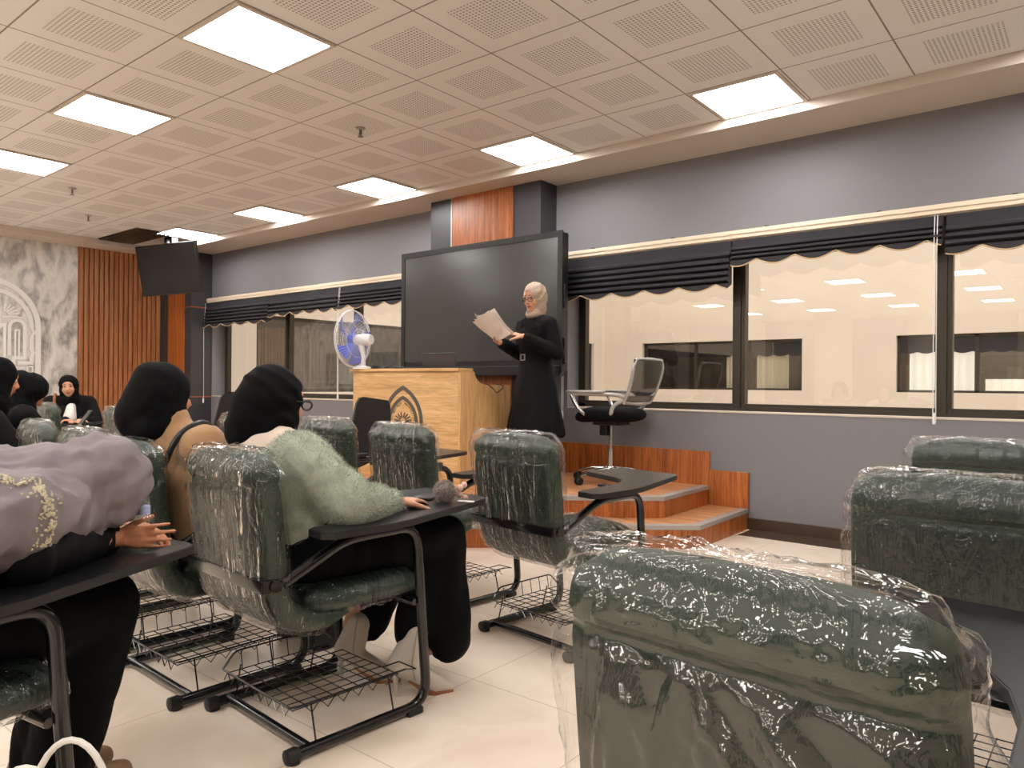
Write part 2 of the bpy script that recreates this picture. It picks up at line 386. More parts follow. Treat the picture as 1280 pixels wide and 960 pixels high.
# ------------------------------------------------------------------ the setting
XL, XR, YB, YW, CH = -10.7, 3.4, -10.5, 5.4, 2.926
SOF = 2.857
struct('floor', G().box(XL-.3, XR+.3, YB-.3, YW, -.12, 0), M['floor'])
struct('ceiling', G().box(XL-.3, XR+.3, YB-.3, YW+.3, CH, CH+.12), M['ceiling'])
struct('trim_soffit', G().box(XL, XR, 4.9, YW, SOF, CH-.001).box(XL, -10.25, YB, 4.9, SOF, CH-.001), M['soffit'])
# window wall with its two openings
OZ0, OZ1 = .87, 2.20
g = G()
for x0, x1, z0, z1 in [(XL, XR, 0, OZ0), (XL, XR, OZ1, SOF), (XL, -9.78, OZ0, OZ1), (-5.05, -3.73, OZ0, OZ1), (2.6, XR, OZ0, OZ1)]:
    g.box(x0, x1, YW, YW+.27, z0, z1)
struct('wall_window', g, M['wall'])
struct('wall_left', G().box(XL-.2, XL, YB, YW, 0, CH), M['marble'])
struct('wall_back', G().box(XL, XR, YB-.2, YB, 0, CH), M['cream'])
for k in range(6): struct('added_column_back', G().box(-10.2+k*2.4, -8.9+k*2.4, YB, YB+.25, 0, CH), M['dark_clad'])  # unseen columns, added to streak the reflections in the plastic wrap
struct('wall_right', G().box(XR, XR+.2, YB, YW, 0, CH), M['cream'])
for k in range(4): struct('added_column_right', G().box(XR-.2, XR, -9.5+k*3.6, -7.6+k*3.6, 0, CH), M['dark_clad'])  # also added out of view, dark bands for the wrap to mirror
g = G(); y = 4.0
g.box(XL, XL+.012, 4.0, 5.1, 0, SOF)
while y < 5.07: g.box(XL+.012, XL+.042, y+.004, y+.046, 0, SOF); y += .064
struct('trim_slats', g, M['wood_slat'])
struct('baseboard_window', G().box(-2.08, XR, YW-.018, YW, 0, .085), M['granite'])
struct('trim_floor_border', G().box(-2.05, XR, 5.13, YW-.018, 0, .003), M['granite'])
# clad columns: dark box, wood inlay, copper lines
def column(name, x0, x1, y0, wx0, wx1, lines):
    root = struct(name, G().box(x0, x1, y0, YW, 0, SOF), M['dark_clad'])
    obj('wood_inlay', G().box(wx0, wx1, y0-.012, y0+.01, 0, SOF-.002), M['wood_red'], root, False)
    if lines:
        g = G()
        for z in lines: g.box(x1-.002, x1+.004, y0-.004, YW-.01, z-.009, z+.009); g.box(x1-.19, x1+.004, y0-.006, y0, z-.009, z+.009)
        obj('copper_line', g, M['vinyl'], root, False)
    else:
        g = G(); g.box(wx0-.03, wx0-.012, y0-.006, y0+.001, 0, SOF-.002); obj('shadow_gap_bead', g, M['nosing'], root, False)
    return root
column('column_corner', XL, -9.8, 5.1, -10.43, -9.98, (2.10, .86))
column('column_middle', -5.215, -3.863, 5.16, -4.91, -4.168, None)
# windows: bronze aluminium frames with glass panes
def window(name, x0, x1, mull, yf=5.58):
    w = .1; g = G(); z0, z1 = OZ0, OZ1
    g.box(x0, x1, yf, yf+.06, z0, z0+.035); g.box(x0, x1, yf, yf+.06, z1-.05, z1); g.box(x0, x0+.07, yf, yf+.06, z0, z1); g.box(x1-.07, x1, yf, yf+.06, z0, z1)
    for m in mull: g.box(m-.05, m+.05, yf-.004, yf+.062, z0, z1); g.box(m-.018, m+.018, yf-.016, yf, z0+.03, z1)
    g.box(x0+.07, x1-.07, yf+.01, yf+.04, z0+.035, z0+.06)
    root = struct(name, g, M['frame_alu'])
    xs = [x0+.06]+list(mull)+[x1-.06]
    for a, b in zip(xs, xs[1:]): obj('pane', G().box(a, b, yf+.028, yf+.032, z0+.02, z1-.03), M['glass'], root, False)
    return root
window('window_1', -3.73, 2.6, (-2.235, -.84, .6, 1.75))
window('window_2', -9.76, -5.05, (-8.24, -6.86))
struct('trim_window_sill', G().box(-3.73, 2.6, YW-.004, YW+.18, OZ0-.006, OZ0+.004).box(-9.78, -5.05, YW-.004, YW+.18, OZ0-.006, OZ0+.004), M['soffit'])
# the light well outside: rendered walls with the windows of the other wing
YF, XC = 18.0, -11.0
def wall_with_holes(axis, c, a0, a1, z0, z1, holes, th):
    g = G(); cuts = sorted(holes); xs = a0
    def bx(p, q, r, s):
        if axis == 'x': g.box(p, q, c, c+th, r, s)
        else: g.box(c-th, c, p, q, r, s)
    for h0, h1, b0, b1 in cuts:
        bx(xs, h0, z0, z1); bx(h0, h1, z0, b0); bx(h0, h1, b1, z1); xs = h1
    bx(xs, a1, z0, z1); return g
struct('wall_courtyard_far', wall_with_holes('x', YF, XC, 9, -3.4, 8, [(-9.95, -5.66, .965, 2.21), (-3.63, 1.9, .955, 2.21)], .3), M['court'])
struct('wall_courtyard_left', wall_with_holes('y', XC, YW+.27, YF+.3, -3.4, 8, [(6.85, 17.2, .9, 2.2)], .3), M['court'])
struct('wall_courtyard_right', G().box(9, 9.3, YW+.27, YF+.3, -3.4, 8), M['court'])
struct('wall_courtyard_near', G().box(XC-.3, XL-.2, YW+.05, YW+.27, -3.4, 8).box(XL-.2, 9.3, YW+.05, YW+.27, CH+.13, 8).box(XR+.2, 9.3, YW+.05, YW+.27, -3.4, CH+.13), M['court'])
struct('floor_courtyard', G().box(XC-.3, 9.3, YW+.3, YF+.3, -3.5, -3.4), M['court'])
def far_window(name, x0, x1, z0, z1, mull, curtains, lamp):
    g = G(); y = YF+.12
    g.box(x0, x1, y, y+.06, z0, z0+.05).box(x0, x1, y, y+.06, z1-.06, z1).box(x0, x0+.06, y, y+.06, z0, z1).box(x1-.06, x1, y, y+.06, z0, z1)
    for m in mull: g.box(m-.04, m+.04, y, y+.06, z0, z1)
    root = struct(name, g, M['frame_alu'])
    obj('pane', G().box(x0+.03, x1-.03, y+.025, y+.03, z0+.03, z1-.03), M['glass'], root, False)
    q = G(); q.box(x0-.4, x1+.4, y+2.4, y+2.5, z0-.9, z1+.4).box(x0-.4, x1+.4, y+.2, y+2.4, z1+.35, z1+.4).box(x0-.4, x1+.4, y+.2, y+2.4, z0-.95, z0-.9).box(x0-.45, x0-.4, y+.2, y+2.5, z0-.9, z1+.4).box(x1+.4, x1+.45, y+.2, y+2.5, z0-.9, z1+.4)
    obj('room_behind', q, M['far_dark'], root, False)
    for cx0, cx1, cz1 in curtains:
        c = G(); n = max(6, int((cx1-cx0)/.05))
        c.grid(lambda u, v: (cx0+(cx1-cx0)*u, y+.3+.03*sin(u*(cx1-cx0)*38), z0-.1+(cz1-z0+.1)*v), n*2, 1)
        c.grid(lambda u, v: (cx0+(cx1-cx0)*u, y+.31+.03*sin(u*(cx1-cx0)*38), z0-.1+(cz1-z0+.1)*v), n*2, 1)
        obj('curtain', c, M['far_curtain_glow' if name == 'window_4' else 'far_curtain'], root)
    s = G(); N = int((x1-x0)/.05)
    for dy in (0, .02):
        s.grid(lambda u, v: (x0+(x1-x0)*u, y+.22+dy, z1-(.36+.04*abs(sin(u*(x1-x0)*9)))*v), N, 1)
    obj('roman_blind', s, M['shade'], root)
    for lx, lw in lamp: obj('ceiling_lamp', G().box(lx-lw/2, lx+lw/2, y+.35, y+.95, z1+.33, z1+.345), M['farlamp'], root, False)
    return root
far_window('window_3', -9.95, -5.66, .965, 2.21, (-8.43, -7.0), [(-7.7, -7.1, 1.9), (-6.9, -6.1, 1.9)], [(-6.8, .9)])
far_window('window_4', -3.63, 1.9, .955, 2.21, (-2.12, -.6), [(-3.44, -2.2, 1.95), (-2.0, -.7, 1.25), (-.5, 1.6, 1.9)], [(-2.8, .9), (-1.6, .9), (.6, .9)])
g = G()
for yy in (6.85, 9.3, 11.9, 14.5, 17.13): g.box(XC-.14, XC-.08, yy, yy+.07, .9, 2.2)
g.box(XC-.14, XC-.08, 6.85, 17.2, .9, .96).box(XC-.14, XC-.08, 6.85, 17.2, 2.14, 2.2)
w5 = struct('window_5', g, M['frame_alu'])
obj('pane', G().box(XC-.115, XC-.11, 6.87, 17.18, .92, 2.18), M['glass'], w5, False)
obj('room_behind', G().box(XC-2.6, XC-2.5, 6.4, 17.6, 0, 2.6).box(XC-2.5, XC-.3, 6.4, 17.6, 2.5, 2.6).box(XC-2.5, XC-.3, 6.4, 17.6, 0, .1).box(XC-2.5, XC-.3, 6.3, 6.4, 0, 2.6).box(XC-2.5, XC-.3, 17.6, 17.7, 0, 2.6), M['far_dark'], w5, False)
g = G()
for k in range(3):
    g.grid(lambda u, v, k=k: (XC-.42+.02*sin(u*220), 7.0+k*3.4+u*2.3, .85+1.2*v), 120, 1)
obj('curtain', g, M['far_dark'], w5)
# stepped platform under the screen
def poly_offset_block(name, poly, z0, z1, z_top_mat, nose):
    root = struct(name, G().prism(poly, z0, z1-.018), M['wood_red'])
    obj('tread', G().prism(poly, z1-.018, z1), M['laminate'], root, False)
    n = G(); P = nose
    n.strip(P, .062, z1-.026, z1+.003); obj('nosing', n, M['nosing'], root, False)
    return root
PZ, SZ = .295, .15
step_p = [(-2.08, YW), (-2.07, 4.53), (-3.64, 3.22), (-7.7, 3.22), (-7.7, YW)]
plat_p = [(-2.39, YW), (-2.38, 4.63), (-3.75, 3.49), (-7.4, 3.49), (-7.4, YW)]
poly_offset_block('platform_step', step_p, 0, SZ, None, [(-2.105, YW-.02), (-2.095, 4.54), (-3.65, 3.245), (-7.67, 3.245)])
poly_offset_block('platform', plat_p, SZ+.001, PZ, None, [(-2.415, YW-.02), (-2.405, 4.64), (-3.76, 3.515), (-7.37, 3.515)])
struct('trim_platform_skirting', G().box(-3.85, -2.385, YW-.022, YW, PZ, .56).box(-2.383, -2.075, YW-.02, YW, SZ, .42), M['wood_red'])

# ------------------------------------------------------------------ ceiling fittings
def light_panel(i, j, label, group, half=.27):
    x = -2.70-.6*i-.3; y = 2.534+.6*j+.3; s = .285 if j < 3 else .272
    if j >= 3: y -= .015
    t = thing('ceiling_light', label, 'ceiling light', (x, y, CH-.012), 0, group)
    f = G().strip([(-s, -s), (s, -s), (s, s), (-s, s)], .024, 0, .012, closed=True); obj('frame', f, M['soffit'], t, False)
    obj('diffuser', G().box(-s+.012, s-.012, -s+.012, s-.012, .002, .010), M['panel'], t, False)
GL = 'square ceiling light panels'
for i, lab in ((1, 'largest square ceiling light panel, at the top of the picture'), (4, 'second light panel of the far row, above the marble wall side'), (7, 'third light panel of the far row, cut by the left picture edge')):
    light_panel(i, -1, lab, GL)
for i, lab in ((-2, 'light panel by the soffit nearest the right window, first of its row'), (1, 'light panel by the soffit above the standing speaker'), (4, 'light panel by the soffit left of the wooden column'),
               (7, 'small light panel by the soffit, second from the hanging television'), (10, 'farthest light panel, right beside the hanging television')):
    light_panel(i, 3, lab, GL)
for i, j in [(-5, -1), (-2, -1), (-5, 3)]+[(i, j) for j in (-5, -9, -13, -17) for i in (-5, -2, 1, 4, 7)]+[(10, -5), (10, -1)]:
    light_panel(i, j, 'square ceiling light panel behind the viewer or beyond the picture edge', 'ceiling lights out of the picture')
def sprinkler(x, y, lab):
    t = thing('sprinkler', lab, 'sprinkler', (x, y, CH), 0, 'ceiling sprinklers')
    obj('escutcheon', G().lathe([(.035, 0), (.033, -.006), (.012, -.012)]), M['nosing'], t); g = G().lathe([(.008, -.01), (.008, -.04), (.004, -.05)], n=10)
    g.tube([(.012, 0, -.02), (.014, 0, -.045), (.003, 0, -.062)], .003, 6).tube([(-.012, 0, -.02), (-.014, 0, -.045), (-.003, 0, -.062)], .003, 6).lathe([(.02, -.062), (.02, -.065)], n=12)
    obj('sprinkler_head', g, M['sprink'], t)
sprinkler(-4.24, 3.47, 'dark sprinkler head in the ceiling above the screen')
sprinkler(-8.9, 3.43, 'sprinkler head in the ceiling near the hanging television')
sprinkler(-7.77, 2.85, 'sprinkler head in the ceiling left of the middle tiles')
t = thing('ceiling_vent', 'brown slotted air vent in the ceiling beside the hanging television', 'air vent', (-9.75, 4.3, CH))
obj('backing', G().box(-.62, .62, -.24, .24, -.004, 0), M['vent'], t, False)
g = G()
for k in range(9): g.box(-.6, .6, -.22+k*.05, -.19+k*.05, -.014, -.004)
obj('slats', g, M['frame_alu'], t, False)
# hanging television
TVm = Matrix.Translation((-9.346, 4.542, 2.502))
yaw, tilt = -1.357, .195
n = Vector((cos(yaw)*cos(tilt), sin(yaw)*cos(tilt), -sin(tilt))); s_ = Vector((-sin(yaw), cos(yaw), 0)); u_ = n.cross(s_)
TVm = Matrix(((s_.x, -n.x, u_.x, -9.346), (s_.y, -n.y, u_.y, 4.542), (s_.z, -n.z, u_.z, 2.502), (0, 0, 0, 1)))
t = thing('hanging_television', 'black flat television hung from the ceiling in the far corner, tilted down', 'television', (-9.346, 4.6, CH))
loc = Matrix.Translation((9.346, -4.6, -CH)) @ TVm
obj('casing', G().box(-.55, .55, .004, .05, -.32, .32, .008).box(-.3, .3, .05, .1, -.2, .2, .01).xf(loc), M['blackplastic'], t, False)
obj('screen', G().box(-.538, .538, -.001, .006, -.305, .308).xf(loc), M['tvscreen'], t, False)
obj('bezel_edge', G().box(.545, .556, -.002, .04, -.322, .322).box(-.55, .55, -.003, .02, -.325, -.315).xf(loc), M['frame_alu'], t, False)
obj('ceiling_bracket', G().box(-.12, .12, -.04, .08, -.02, 0).tube([(0, .05, -.01), (0, .08, -.25)], .022).box(-.1, -.06, -.05, .03, -.12, -.01).box(.06, .1, -.05, .03, -.12, -.01), M['black_metal'], t, False)

# ------------------------------------------------------------------ roman blinds and their rails
def blind(x0, x1, zt, zb, folds, n_sc, label, drop_in=0, cords=()):
    t = thing('roman_blind', label, 'blind', ((x0+x1)/2, 5.33, zt), 0, 'charcoal roman blinds'); w = x1-x0; H = zt-zb
    hem = .05; flat = (H-hem)*(.26 if folds > 3 else .36); fh = (H-hem-flat)/folds
    prof = [(0, 0), (0, -flat*.6)]
    for k in range(folds):
        z = -flat-k*fh; d = .018+.010*k
        prof += [(-d*.3, z+fh*.12), (-d-.012, z-fh*.25), (-d-.014, z-fh*.6), (-d*.4-.004, z-fh*.93)]
    dl = -.018-.010*folds
    prof += [(dl, -H+hem*.9), (dl, -H)]
    NU = n_sc*14; m = len(prof)
    def sc(u): return .022*(1-abs(sin(pi*n_sc*u)))+.0
    def front(u, v):
        k = min(int(v*(m-1)+1e-6), m-1); y, z = prof[k]; x = -w/2+w*u
        if k == m-1: z = z+.045*(1-abs(sin(pi*n_sc*(u+.06)))) if True else z
        return (x, y+.004*nz((x*3, z*9, k)), z+.004*nz((x*2, k*.7, 3)))
    g = G().grid(front, NU, m-1); off = len(g.v)
    g.grid(lambda u, v: (lambda p: (p[0], max(p[1]+.03, .012) if v < .97 else p[1]+.006, p[2]))(front(u, v)), NU, m-1)
    o = obj('fabric', g, M['shade'], t)
    o.data.polygons.foreach_set('use_smooth', [True]*len(o.data.polygons))
    for a in (0, 1):
        g = G(); side = [front(a, k/(m-1)) for k in range(m)]; x = side[0][0]; dx = .003 if a else -.003
        poly = [(y, z) for _, y, z in side]+[(.02, side[-1][2]+.04), (.02, 0)]
        g.prism(poly, x, x+dx, lambda p, q, r: (r, p, q)); obj('side_return', g, M['shade'], t, False)
    obj('hem_trim', G().tube([front(i/NU, 1) for i in range(NU+1)], .0045, 6), M['trimgold'], t)
    for cx, zl in cords:
        g = G().tube([(cx-.008, -.03, 0), (cx-.008, -.055, -H), (cx-.008, -.05, zl)], .0028, 6).tube([(cx+.008, -.03, 0), (cx+.008, -.055, -H), (cx+.008, -.05, zl)], .0028, 6)
        c = obj('pull_cord', g, M['white'], t); obj('cord_weight', G().lathe([(.003, .03), (.012, .0), (.01, -.04), (.004, -.045)], (cx, -.05, zl)), M['white'], c)
    return t
blind(-3.72, -2.205, 2.16, 1.785, 5, 5, 'charcoal pleated blind left of the right window group, hanging lowest there', cords=((.02-.757, -1.35),))
blind(-2.185, -.815, 2.16, 1.955, 3, 5, 'charcoal pleated blind in the middle of the right window', cords=((.655, -1.28),))
blind(-.79, .58, 2.16, 1.90, 3, 5, 'charcoal pleated blind cut by the right picture edge', )
blind(.6, 1.9, 2.16, 1.92, 3, 5, 'charcoal pleated blind out of sight on the right')
blind(-9.86, -8.25, 2.165, 1.815, 5, 5, 'charcoal pleated blind in the far corner by the dark column', cords=((-.74, -1.35),))
blind(-8.235, -6.865, 2.165, 1.885, 3, 5, 'charcoal pleated blind in the middle of the left window')
blind(-6.85, -5.35, 2.165, 1.90, 4, 5, 'charcoal pleated blind left of the screen, above the fan', cords=((-.72, -1.25),))
for a, b, lab in ((-3.75, 1.95, 'cream headrail above the right window blinds'), (-9.87, -5.3, 'cream headrail above the left window blinds')):
    t = thing('headrail', lab, 'curtain rail', ((a+b)/2, 5.36, 2.17)); w = b-a
    obj('rail_profile', G().box(-w/2, w/2, -.035, .04, 0, .062, .004).box(-w/2, w/2, -.042, -.03, .03, .05), M['rail'], t, False)
    g = G(); k = int(w/.75)
    for q in range(k): g.box(-w/2+.3+q*.75, -w/2+.33+q*.75, -.03, .035, .062, .07)
    obj('bracket', g, M['frame_alu'], t, False)
# ------------------------------------------------------------------ big screen
t = thing('interactive_screen', 'large dark interactive display on the column behind the speaker', 'screen', (-4.5, 5.06, 1.16)); X0, X1, Z1 = -1.0, .955, 1.19
obj('housing', G().box(X0, X1, -.01, .08, 0.02, Z1, .012), M['blackplastic'], t, False)
obj('bezel', G().strip([(X0+.02, .03), (X1-.02, .03), (X1-.02, Z1-.015), (X0+.02, Z1-.015)], .05, -.022, -.008, lambda x, y, z: (x, z, y), True), M['blackplastic'], t, False)
obj('glass_panel', G().box(X0+.045, X1-.045, -.016, -.006, .115, Z1-.035), M['screen'], t, False)
obj('lower_bar', G().box(X0+.01, X1-.01, -.035, .04, -.02, .07, .008), M['blackplastic'], t, False)
obj('badge', G().box(-.17, -.08, -.037, -.034, .035, .046), M['nosing'], t, False)
obj('side_handle', G().box(X1-.005, X1+.02, -.005, .03, .55, .75, .006).box(X1-.005, X1+.02, -.005, .03, .08, .3, .006), M['blackplastic'], t, False)
# ------------------------------------------------------------------ podium desk
t = thing('podium_desk', 'pale oak podium desk with a grey university crest on its front, on the platform', 'desk', (-4.45, 4.1, PZ)); z0 = PZ
H = 1.165-PZ
pf = obj('front_panel', G().box(-.63, .612, 0, .025, 0, H-.001), M['oak'], t, False)
obj('top_ledge', G().box(-.65, .63, -.02, .15, H, H+.024, .003), M['oak'], t, False)
def side_poly():
    P = [(0.0, 0), (.6, 0), (.6, .765), (.32, .765)]
    for k in range(9): a = pi/2*k/8; P.append((.32-.16*sin(a)*1.0, .765+.10*(1-cos(a))))
    P += [(.15, H-.001), (0.0, H-.001)]; return P
for x in (-.63, .612):
    obj('side_panel', G().prism(side_poly(), x, x+.022, lambda p, q, r: (r, p+.002, q)), M['oak_v'], t, False)
obj('desk_top', G().box(-.608, .612, .15, .6, .74, .765, .002), M['oak'], t, False)
# crest: pointed double arch, open book with rays, three kufic loops, lettering along the arch
def arch_pts(w, h, z0, zs, n=12):
    """pointed arch: vertical to zs, then two arcs meeting at the apex h"""
    hh = h-zs; R = (hh*hh+w*w)/(2*w); a1 = math.asin(hh/R)
    L = [(-w, z0)]+[(-w+R-R*cos(a1*k/n), zs+R*sin(a1*k/n)) for k in range(n+1)]; L[-1] = (0, h)
    return L+[(-x, z) for x, z in L[-2::-1]]
def text_mesh(ch, size):
    c = bpy.data.curves.new('glyph', 'FONT'); c.body = ch; c.size = size; c.extrude = .0008; c.align_x = 'CENTER'; c.align_y = 'CENTER'
    o = bpy.data.objects.new('glyph', c); COL.objects.link(o); bpy.context.view_layer.update()
    me = bpy.data.meshes.new_from_object(o.evaluated_get(bpy.context.evaluated_depsgraph_get())); bpy.data.objects.remove(o)
    g = G().add([tuple(v.co) for v in me.vertices], [tuple(p.vertices) for p in me.polygons]); bpy.data.meshes.remove(me); return g
def crest(fn, d, letters=True):
    """fn maps (x, z, depth) to local coordinates; unit is metres with the crest 0.44 wide"""
    F = lambda x, y, z: fn(x, y, z); g = G()
    A = lambda w, h, zb=0: arch_pts(w, h, zb, h-1.5*w)
    g.strip(A(.215, .66), .036, 0, d, F); g.strip(A(.160, .567), .032, 0, d, F)
    for sx in (-1, 1):
        for k in range(4):
            a = radians(14+21*k); x0, y0 = .0, .338
            g.strip([(sx*(x0+.035*cos(a)), y0+.04*sin(a)), (sx*(x0+.105*cos(a)), y0+.092*sin(a))], .012, 0, d, F)
        g.strip([(sx*.008, .328), (sx*.05, .34), (sx*.105, .335)], .016, 0, d, F)
    for cx in (-.1, 0, .1):
        P = [(cx-.034, .08), (cx-.034, .24)]+[(cx-.034*cos(pi*k/8), .24+.034*sin(pi*k/8)) for k in range(1, 8)]+[(cx+.034, .24), (cx+.034, .08)]
        g.strip(P, .022, 0, d, F); g.strip([(cx, .10), (cx, .225)], .014, 0, d, F)
    g.strip([(-.145, .065), (.145, .065)], .02, 0, d, F); g.strip([(-.23, .0), (.23, .0)], .026, 0, d, F)
    for k in range(9): x = -.12+k*.03; g.strip([(x-.008, .024), (x-.008, .044), (x+.009, .044), (x+.009, .024)], .006, 0, d, F)
    if letters:
        for word, sx in (('AL QASIMIA', -1), ('UNIVERSITY', 1)):
            n = len(word)
            for k, ch in enumerate(word):
                if ch == ' ': continue
                u = k/(n-1); u = .1+.78*(u if sx < 0 else 1-u); w_ = .128; hh = .19; zs = .335; R_ = (hh*hh+w_*w_)/(2*w_); al = math.asin(hh/R_)*u
                x = sx*(w_-R_+R_*cos(al)); y = zs+R_*sin(al); ang = (pi/2-al)*(-sx)*-1 if False else (-sx)*(pi/2-al)
                q = text_mesh(ch, .026); R = Matrix.Rotation(ang, 4, 'Z')
                q.v = [tuple(R @ Vector(p)) for p in q.v]; q.v = [fn(p[0]+x, p[1]+y, d if p[2] > 0 else 0) for p in q.v]
                g.add(q.v, q.f)
    return g
obj('crest', crest(lambda x, z, d: (x+.0, -.0005-d, z*.86+H-.70), .003), M['logo_dark'], t, False, 'grey pointed arch crest with an open book')
# crest on the marble wall, larger, in white relief, with square kufic lettering
t = thing('wall_crest', 'white relief crest with square kufic lettering on the marble wall', 'wall emblem', (XL, 3.11, 1.08))
def FW(x, z, d): return (.001+d, x, z)
def hp(pts, sc=1): return [(x, y) for x, y in pts]
g = G(); W2 = .41
def A2(w, h, zs): return arch_pts(w, h, 0, zs)
outer = A2(.42, 1.22, .66); inner = A2(.345, 1.10, .66)
obj('arch_outline', G().strip(outer, .062, 0, .02, FW).strip([(-.45, .01), (.45, .01)], .06, 0, .02, FW), M['marble_white'], t, False)
g = G().strip([p for p in inner if p[1] >= .62], .05, 0, .02, FW)
for sx in (-1, 1):
    g.strip([(sx*.345, .66), (sx*.36, .62), (sx*.40, .58), (sx*.41, .56)], .03, 0, .021, FW); g.strip([(sx*.42, .66), (sx*.40, .62), (sx*.36, .58), (sx*.345, .55)], .03, 0, .022, FW)
    g.strip([(sx*.345, .56), (sx*.345, .38), (sx*.37, .34), (sx*.345, .30), (sx*.345, .21), (sx*.19, .21)], .042, 0, .02, FW)
obj('inner_arch', g, M['marble_white'], t, False)
g = G()
for sx in (-1, 1):
    for k in range(5):
        a = radians(14+17*k); g.strip([(sx*(.03+.05*cos(a)), .80+.05*sin(a)), (sx*(.03+.19*cos(a)), .80+.15*sin(a))], .02, 0, .018, FW)
    g.strip([(sx*.02, .775), (sx*.12, .79), (sx*.24, .775)], .024, 0, .018, FW)
obj('open_book', g, M['marble_white'], t, False)
g = G()
P = [(.10, .30), (.10, .66)]+[(.185-.085*cos(pi*k/8), .66+.085*sin(pi*k/8)) for k in range(1, 8)]+[(.27, .66), (.27, .27), (.15, .27), (.15, .21), (-.3, .21)]
g.strip(P, .04, 0, .02, FW); g.strip([(.165, .29), (.165, .62), (.205, .62), (.205, .29)], .022, 0, .02, FW)
P = [(.05, .29), (.05, .68), (.02, .68), (-.02, .62), (-.02, .29)]; g.strip(P, .036, 0, .02, FW)
for k in range(3): x = -.08-k*.085; g.strip([(x, .29), (x, .64), (x-.04, .67), (x-.04, .29)], .03, 0, .02, FW)
g.strip([(-.3, .27), (.06, .27)], .03, 0, .02, FW)
obj('kufic_word', g, M['marble_white'], t, False)
# small square lettering of the bottom line
g = G(); b = .075
def st(*p): g.strip([(x, b+y) for x, y in p], .017, 0, .018, FW)
st((.32, .09), (.36, .09), (.36, .0), (.35, 0)); st((.30, .0), (.30, .09)); st((.22, .0), (.27, .0), (.27, .07), (.22, .07), (.22, .03), (.26, .03))
st((.20, -.03), (.20, .02)); st((.10, .0), (.19, .0)); st((.11, .035), (.18, .035)); st((.12, .07), (.18, .07)); st((.145, .0), (.145, .035)); st((.04, .0), (.085, .0), (.085, .07), (.04, .07), (.04, .035), (.07, .035))
st((-.02, .0), (.02, .0), (.02, .07)); st((-.06, .0), (-.06, .07), (-.1, .07), (-.1, 0)); st((-.14, .0), (-.2, .0), (-.2, .07), (-.14, .07), (-.14, .0)); st((-.25, 0), (-.25, .09)); st((-.28, .09), (-.34, .09), (-.34, 0), (-.28, 0))
obj('lettering', g, M['marble_white'], t, False)
# ------------------------------------------------------------------ things on the podium
PT = 1.19
t = thing('laptop', 'dark grey open laptop behind the podium ledge', 'laptop', (-4.32, 4.42, PZ+.765))
obj('base', G().box(-.19, .19, -.02, .22, 0, .018, .004), M['alu_grey'], t, False); obj('keyboard', G().box(-.16, .16, .03, .14, .018, .02), M['blackplastic'], t, False)
obj('lid', G().box(-.19, .19, -.004, .004, 0, .25, .003).xf(Matrix.Translation((0, -.02, .016)) @ Matrix.Rotation(radians(8), 4, 'X')), plain('dark_grey_lid', srgb(62, 60, 62), .4), t, False)
t = thing('desk_fan', 'white desk fan with blue blades on the podium ledge', 'fan', (-4.99, 4.13, PT), radians(14)); FZ = .262
g = G()
obj('base', G().lathe([(.085, 0), (.085, .012), (.03, .025), (.02, .03)]), M['white'], t)
obj('neck', G().tube([(0, 0, .02), (.005, 0, .1), (-.01, 0, .17), (-.02, 0, .22)], [.022, .018, .026, .03]), M['white'], t)
obj('motor_housing', G().lathe([(.03, .03), (.044, .02), (.05, -.01), (.05, -.10), (.042, -.135), (.03, -.14)], (-.05, 0, FZ-.01), (-1, 0, 0)), M['white'], t)
obj('oscillation_knob', G().lathe([(.008, 0), (.008, .03)], (-.0, 0, FZ+.04), (0, 0, 1), 10), M['white'], t)
g = G(); R = .245
for rr, dx in ((R, -.10), (R, -.115), (R*.66, -.165), (R*.66, -.055), (R*.34, -.18), (R*.34, -.045)):
    g.tube([(dx, rr*cos(2*pi*k/40), FZ+rr*sin(2*pi*k/40)) for k in range(40)], .0045 if rr == R else .0016, 6, True)
for k in range(54):
    a = 2*pi*k/54; c_, s__ = cos(a), sin(a)
    for sg in (-1, 1):
        g.tube([(-.1075+sg*.008, R*c_, FZ+R*s__), (-.1075+sg*.045, R*.75*c_, FZ+R*.75*s__), (-.1075+sg*.065, R*.36*c_, FZ+R*.36*s__), (-.1075+sg*.07, .05*c_, FZ+.05*s__)], .0011, 4)
g.lathe([(.05, -.185), (.05, -.177), (.03, -.19)], (0, 0, FZ), (1, 0, 0), 20)
obj('cage', g, M['white'], t)
for b_ in range(5):
    g = G(); a0 = 2*pi*b_/5+.5
    def bl(u, v, dy=0):
        r = .035+u*.185; a = a0+(v-.5)*(.40+.36*u)-u*.55; return (-.108+.03*(v-.5)*2+dy, r*cos(a), FZ+r*sin(a))
    g.grid(lambda u, v: bl(u, v), 8, 6); g.grid(lambda u, v: bl(u, v, .003), 8, 6); obj('blade', g, M['fanblue'], t)
obj('hub', G().lathe([(.042, -.14), (.042, -.08), (.03, -.075)], (0, 0, FZ), (1, 0, 0), 20), M['fanblue'], t)
t = thing('adapter_cable', 'black adapter and cable lying on the podium ledge beside the fan', 'cable', (-4.8, 4.16, PT))
obj('adapter', G().box(-.1, -.04, -.02, .02, 0, .03, .006), M['blackplastic'], t)
obj('cable', G().tube(spline([(-.05, 0, .012), (0, .02, .02), (.07, -.01, .012), (.14, .02, .025), (.2, 0, .012), (.27, .02, .01)], 30), .006, 8), M['blackplastic'], t)
tag(obj('desk_cable', G().tube(spline([(-3.79, 4.38, 1.07), (-3.76, 4.42, 1.03), (-3.79, 4.5, 1.0), (-3.765, 4.55, 1.05), (-3.80, 4.5, 1.07)], 24), .004, 6), M['blackplastic']), 'thin black cable hanging over the podium desk side', 'cable')
